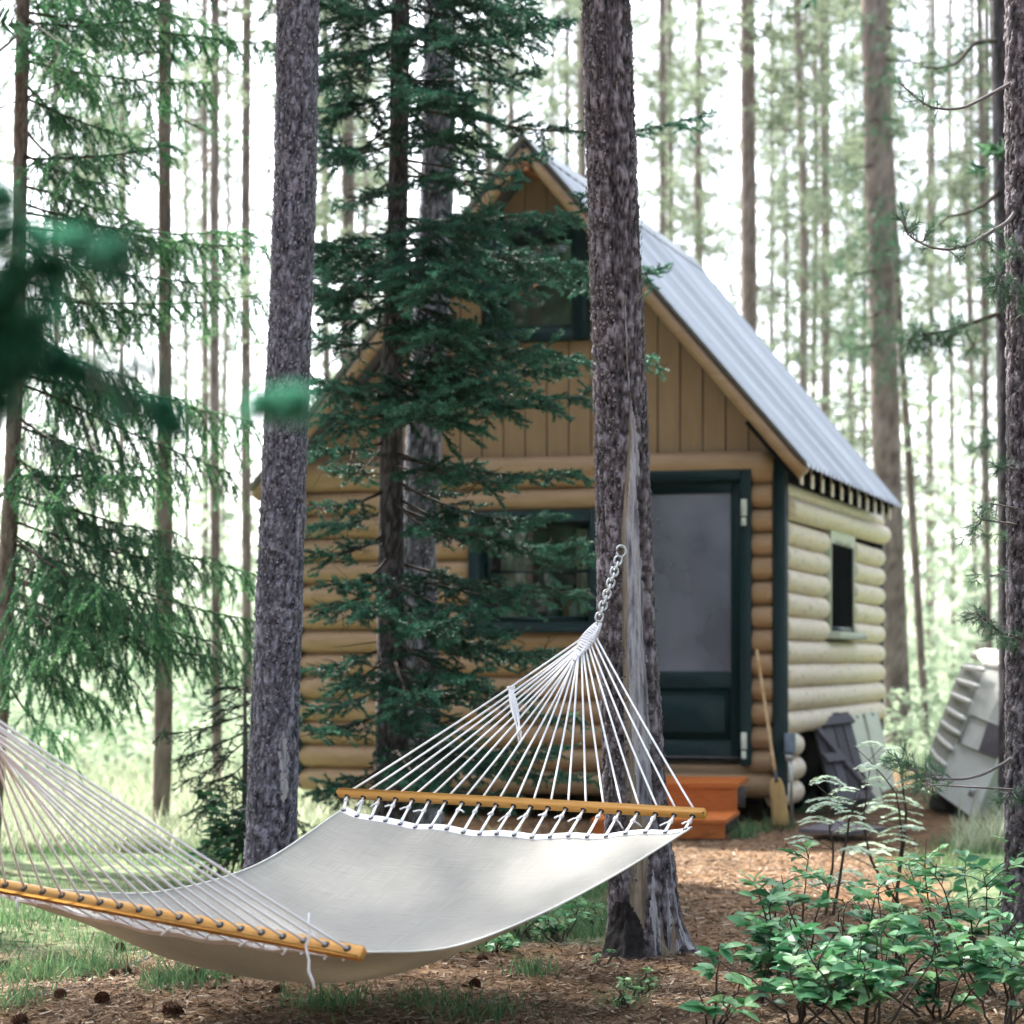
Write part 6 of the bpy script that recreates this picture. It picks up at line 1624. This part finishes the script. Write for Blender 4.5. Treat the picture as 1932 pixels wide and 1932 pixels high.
# ------------------------------------------------------------------ pine cones and sticks
def cone_mesh():
    mb = MB(); g = np.random.default_rng(3); n = 110
    i = np.arange(n); t = (i + .5) / n; a = i * 2.39996
    rr = .020 * np.sin(np.clip(t * 1.06 + .06, 0, 1) * math.pi) ** .7 + .003; z = (t - .5) * .056
    o_ = np.stack([np.cos(a), np.sin(a), np.zeros(n)], -1); s = np.stack([-np.sin(a), np.cos(a), np.zeros(n)], -1)
    c = np.stack([np.zeros(n), np.zeros(n), z], -1)
    dr = nrm(o_ + UPZ * (t * 1.6 - .6)[:, None])
    w_ = (.0055 + .0035 * np.sin(t * math.pi))[:, None]
    V = np.stack([c + o_ * .003 - s * w_ * .4, c + o_ * .003 + s * w_ * .4, c + dr * rr[:, None] + s * w_, c + dr * (rr[:, None] * 1.12), c + dr * rr[:, None] - s * w_, c + dr * rr[:, None] - UPZ * .003], 1).reshape(-1, 3)
    Q = (i[:, None, None] * 6 + np.array([[0, 1, 2, 5], [0, 5, 4, 0]])[None])
    mb.add(V, (i[:, None] * 6 + np.array([[0, 1, 2, 3]])), 0); 
    mb.f[4].append(i[:, None] * 6 + np.array([[0, 3, 4, 5]])); mb.m[4].append(np.zeros(n, np.int32))
    mb.tube([[0, 0, -.026], [0, 0, 0], [0, 0, .024]], [.008, .012, .004], 8)
    return mb
co = cone_mesh().build("pine_cone", M['cone'], None, smooth=False)
CN = [(192, 1905, 1.5, "reddish brown pine cone at the bottom left on the orange needles"), (328, 1925, 1.7, "large open pine cone at the bottom edge under the hammock"), (375, 1858, 1.5, "broad pine cone under the lowest part of the hammock bed"),
      (302, 1860, 1.1, "small pine cone beside a green grass tuft under the hammock"), (240, 1847, 1.0, "dark pine cone in the thin grass left of the hammock sag"), (227, 1798, 1.2, "pine cone in the shade just below the near spreader bar"),
      (83, 1828, 1.2, "dark pine cone in the grass at the far left"), (138, 1822, 1.1, "pine cone second from the left edge in the grass"), (115, 1898, 1.2, "flat lying pine cone near the bottom left corner"), (523, 1878, 1.0, "half buried pine cone left of the loose cord end"),
      (896, 1868, 1.3, "dark upright pine cone in the open duff left of the pine foot"), (911, 1818, 1.1, "pine cone at the grass edge behind the hammock bed"), (8, 1838, 1.3, "pine cone cut by the left edge of the picture"), (215, 1850, .9, "smallest dark pine cone left of the hammock sag"), (40, 1935, 1.3, "orange pine cone in the bottom left corner")]
for i, (u, v, s, lab) in enumerate(CN):
    s *= .72
    o = co if i == 0 else co.copy()
    if i: COL.objects.link(o)
    y = H * F / (v - V0); p = G(u, y); o.location = (p[0], p[1], float(ground_z(p[0], p[1])) + .017 * s); o.rotation_euler = (math.radians(90 + i * 13 % 30), i * .7, i * 1.9); o.scale = (s, s, s)
    tag(o, lab, "pine cone", "pine cones on the forest floor")
g = np.random.default_rng(77)
for (pts, r0, lab) in [([(296, 1790), (285, 1808), (262, 1822), (235, 1826)], .005, "pale curved stick in the grass below the near spreader bar"), ([(60, 1895), (120, 1880), (165, 1868)], .004, "thin grey twig lying at the bottom left"),
                       ([(880, 1905), (930, 1893), (985, 1890)], .004, "thin pale twig on the duff left of the pine foot"), ([(1160, 1792), (1120, 1800), (1060, 1806)], .006, "dark surface root reaching left from the pine foot"), ([(560, 1935), (610, 1925)], .004, "short pale stick at the bottom edge"), ([(1330, 1628), (1380, 1625)], .007, "short dark stick on the path before the steps")]:
    W = []
    for (u, v) in pts: y = H * F / (v - V0); p = G(u, y); p[2] = float(ground_z(p[0], p[1])) + r0 * 1.2; W.append(p)
    W = np.array(W); t = np.linspace(0, 1, len(W)); ti = np.linspace(0, 1, 14); W = np.stack([np.interp(ti, t, W[:, j]) for j in range(3)], -1) + g.normal(0, .003, (14, 3)) * [1, 1, .4]
    mb = MB(); mb.tube(W, np.linspace(r0, r0 * .5, 14), 6); tag(mb.build("stick", M['twig_grey'] if 'dark' not in lab else M['twig'], None, org=W[0]), lab, "stick")

# ------------------------------------------------------------------ bright forest air
HAZE = 0.0002
mb = MB(); mb.box((0, 50, 14), (260, 240, 32))
hz = mb.build("haze", [], None, smooth=False)
m = bpy.data.materials.new("forest_haze"); m.use_nodes = True; n = m.node_tree.nodes; l = m.node_tree.links; n.remove(n["Principled BSDF"])
pv = n.new("ShaderNodeVolumePrincipled"); pv.inputs["Color"].default_value = (.93, .97, .95, 1); pv.inputs["Density"].default_value = HAZE; pv.inputs["Anisotropy"].default_value = .3
l.new(pv.outputs[0], n["Material Output"].inputs["Volume"]); hz.data.materials.append(m); tag(hz, kind="stuff")
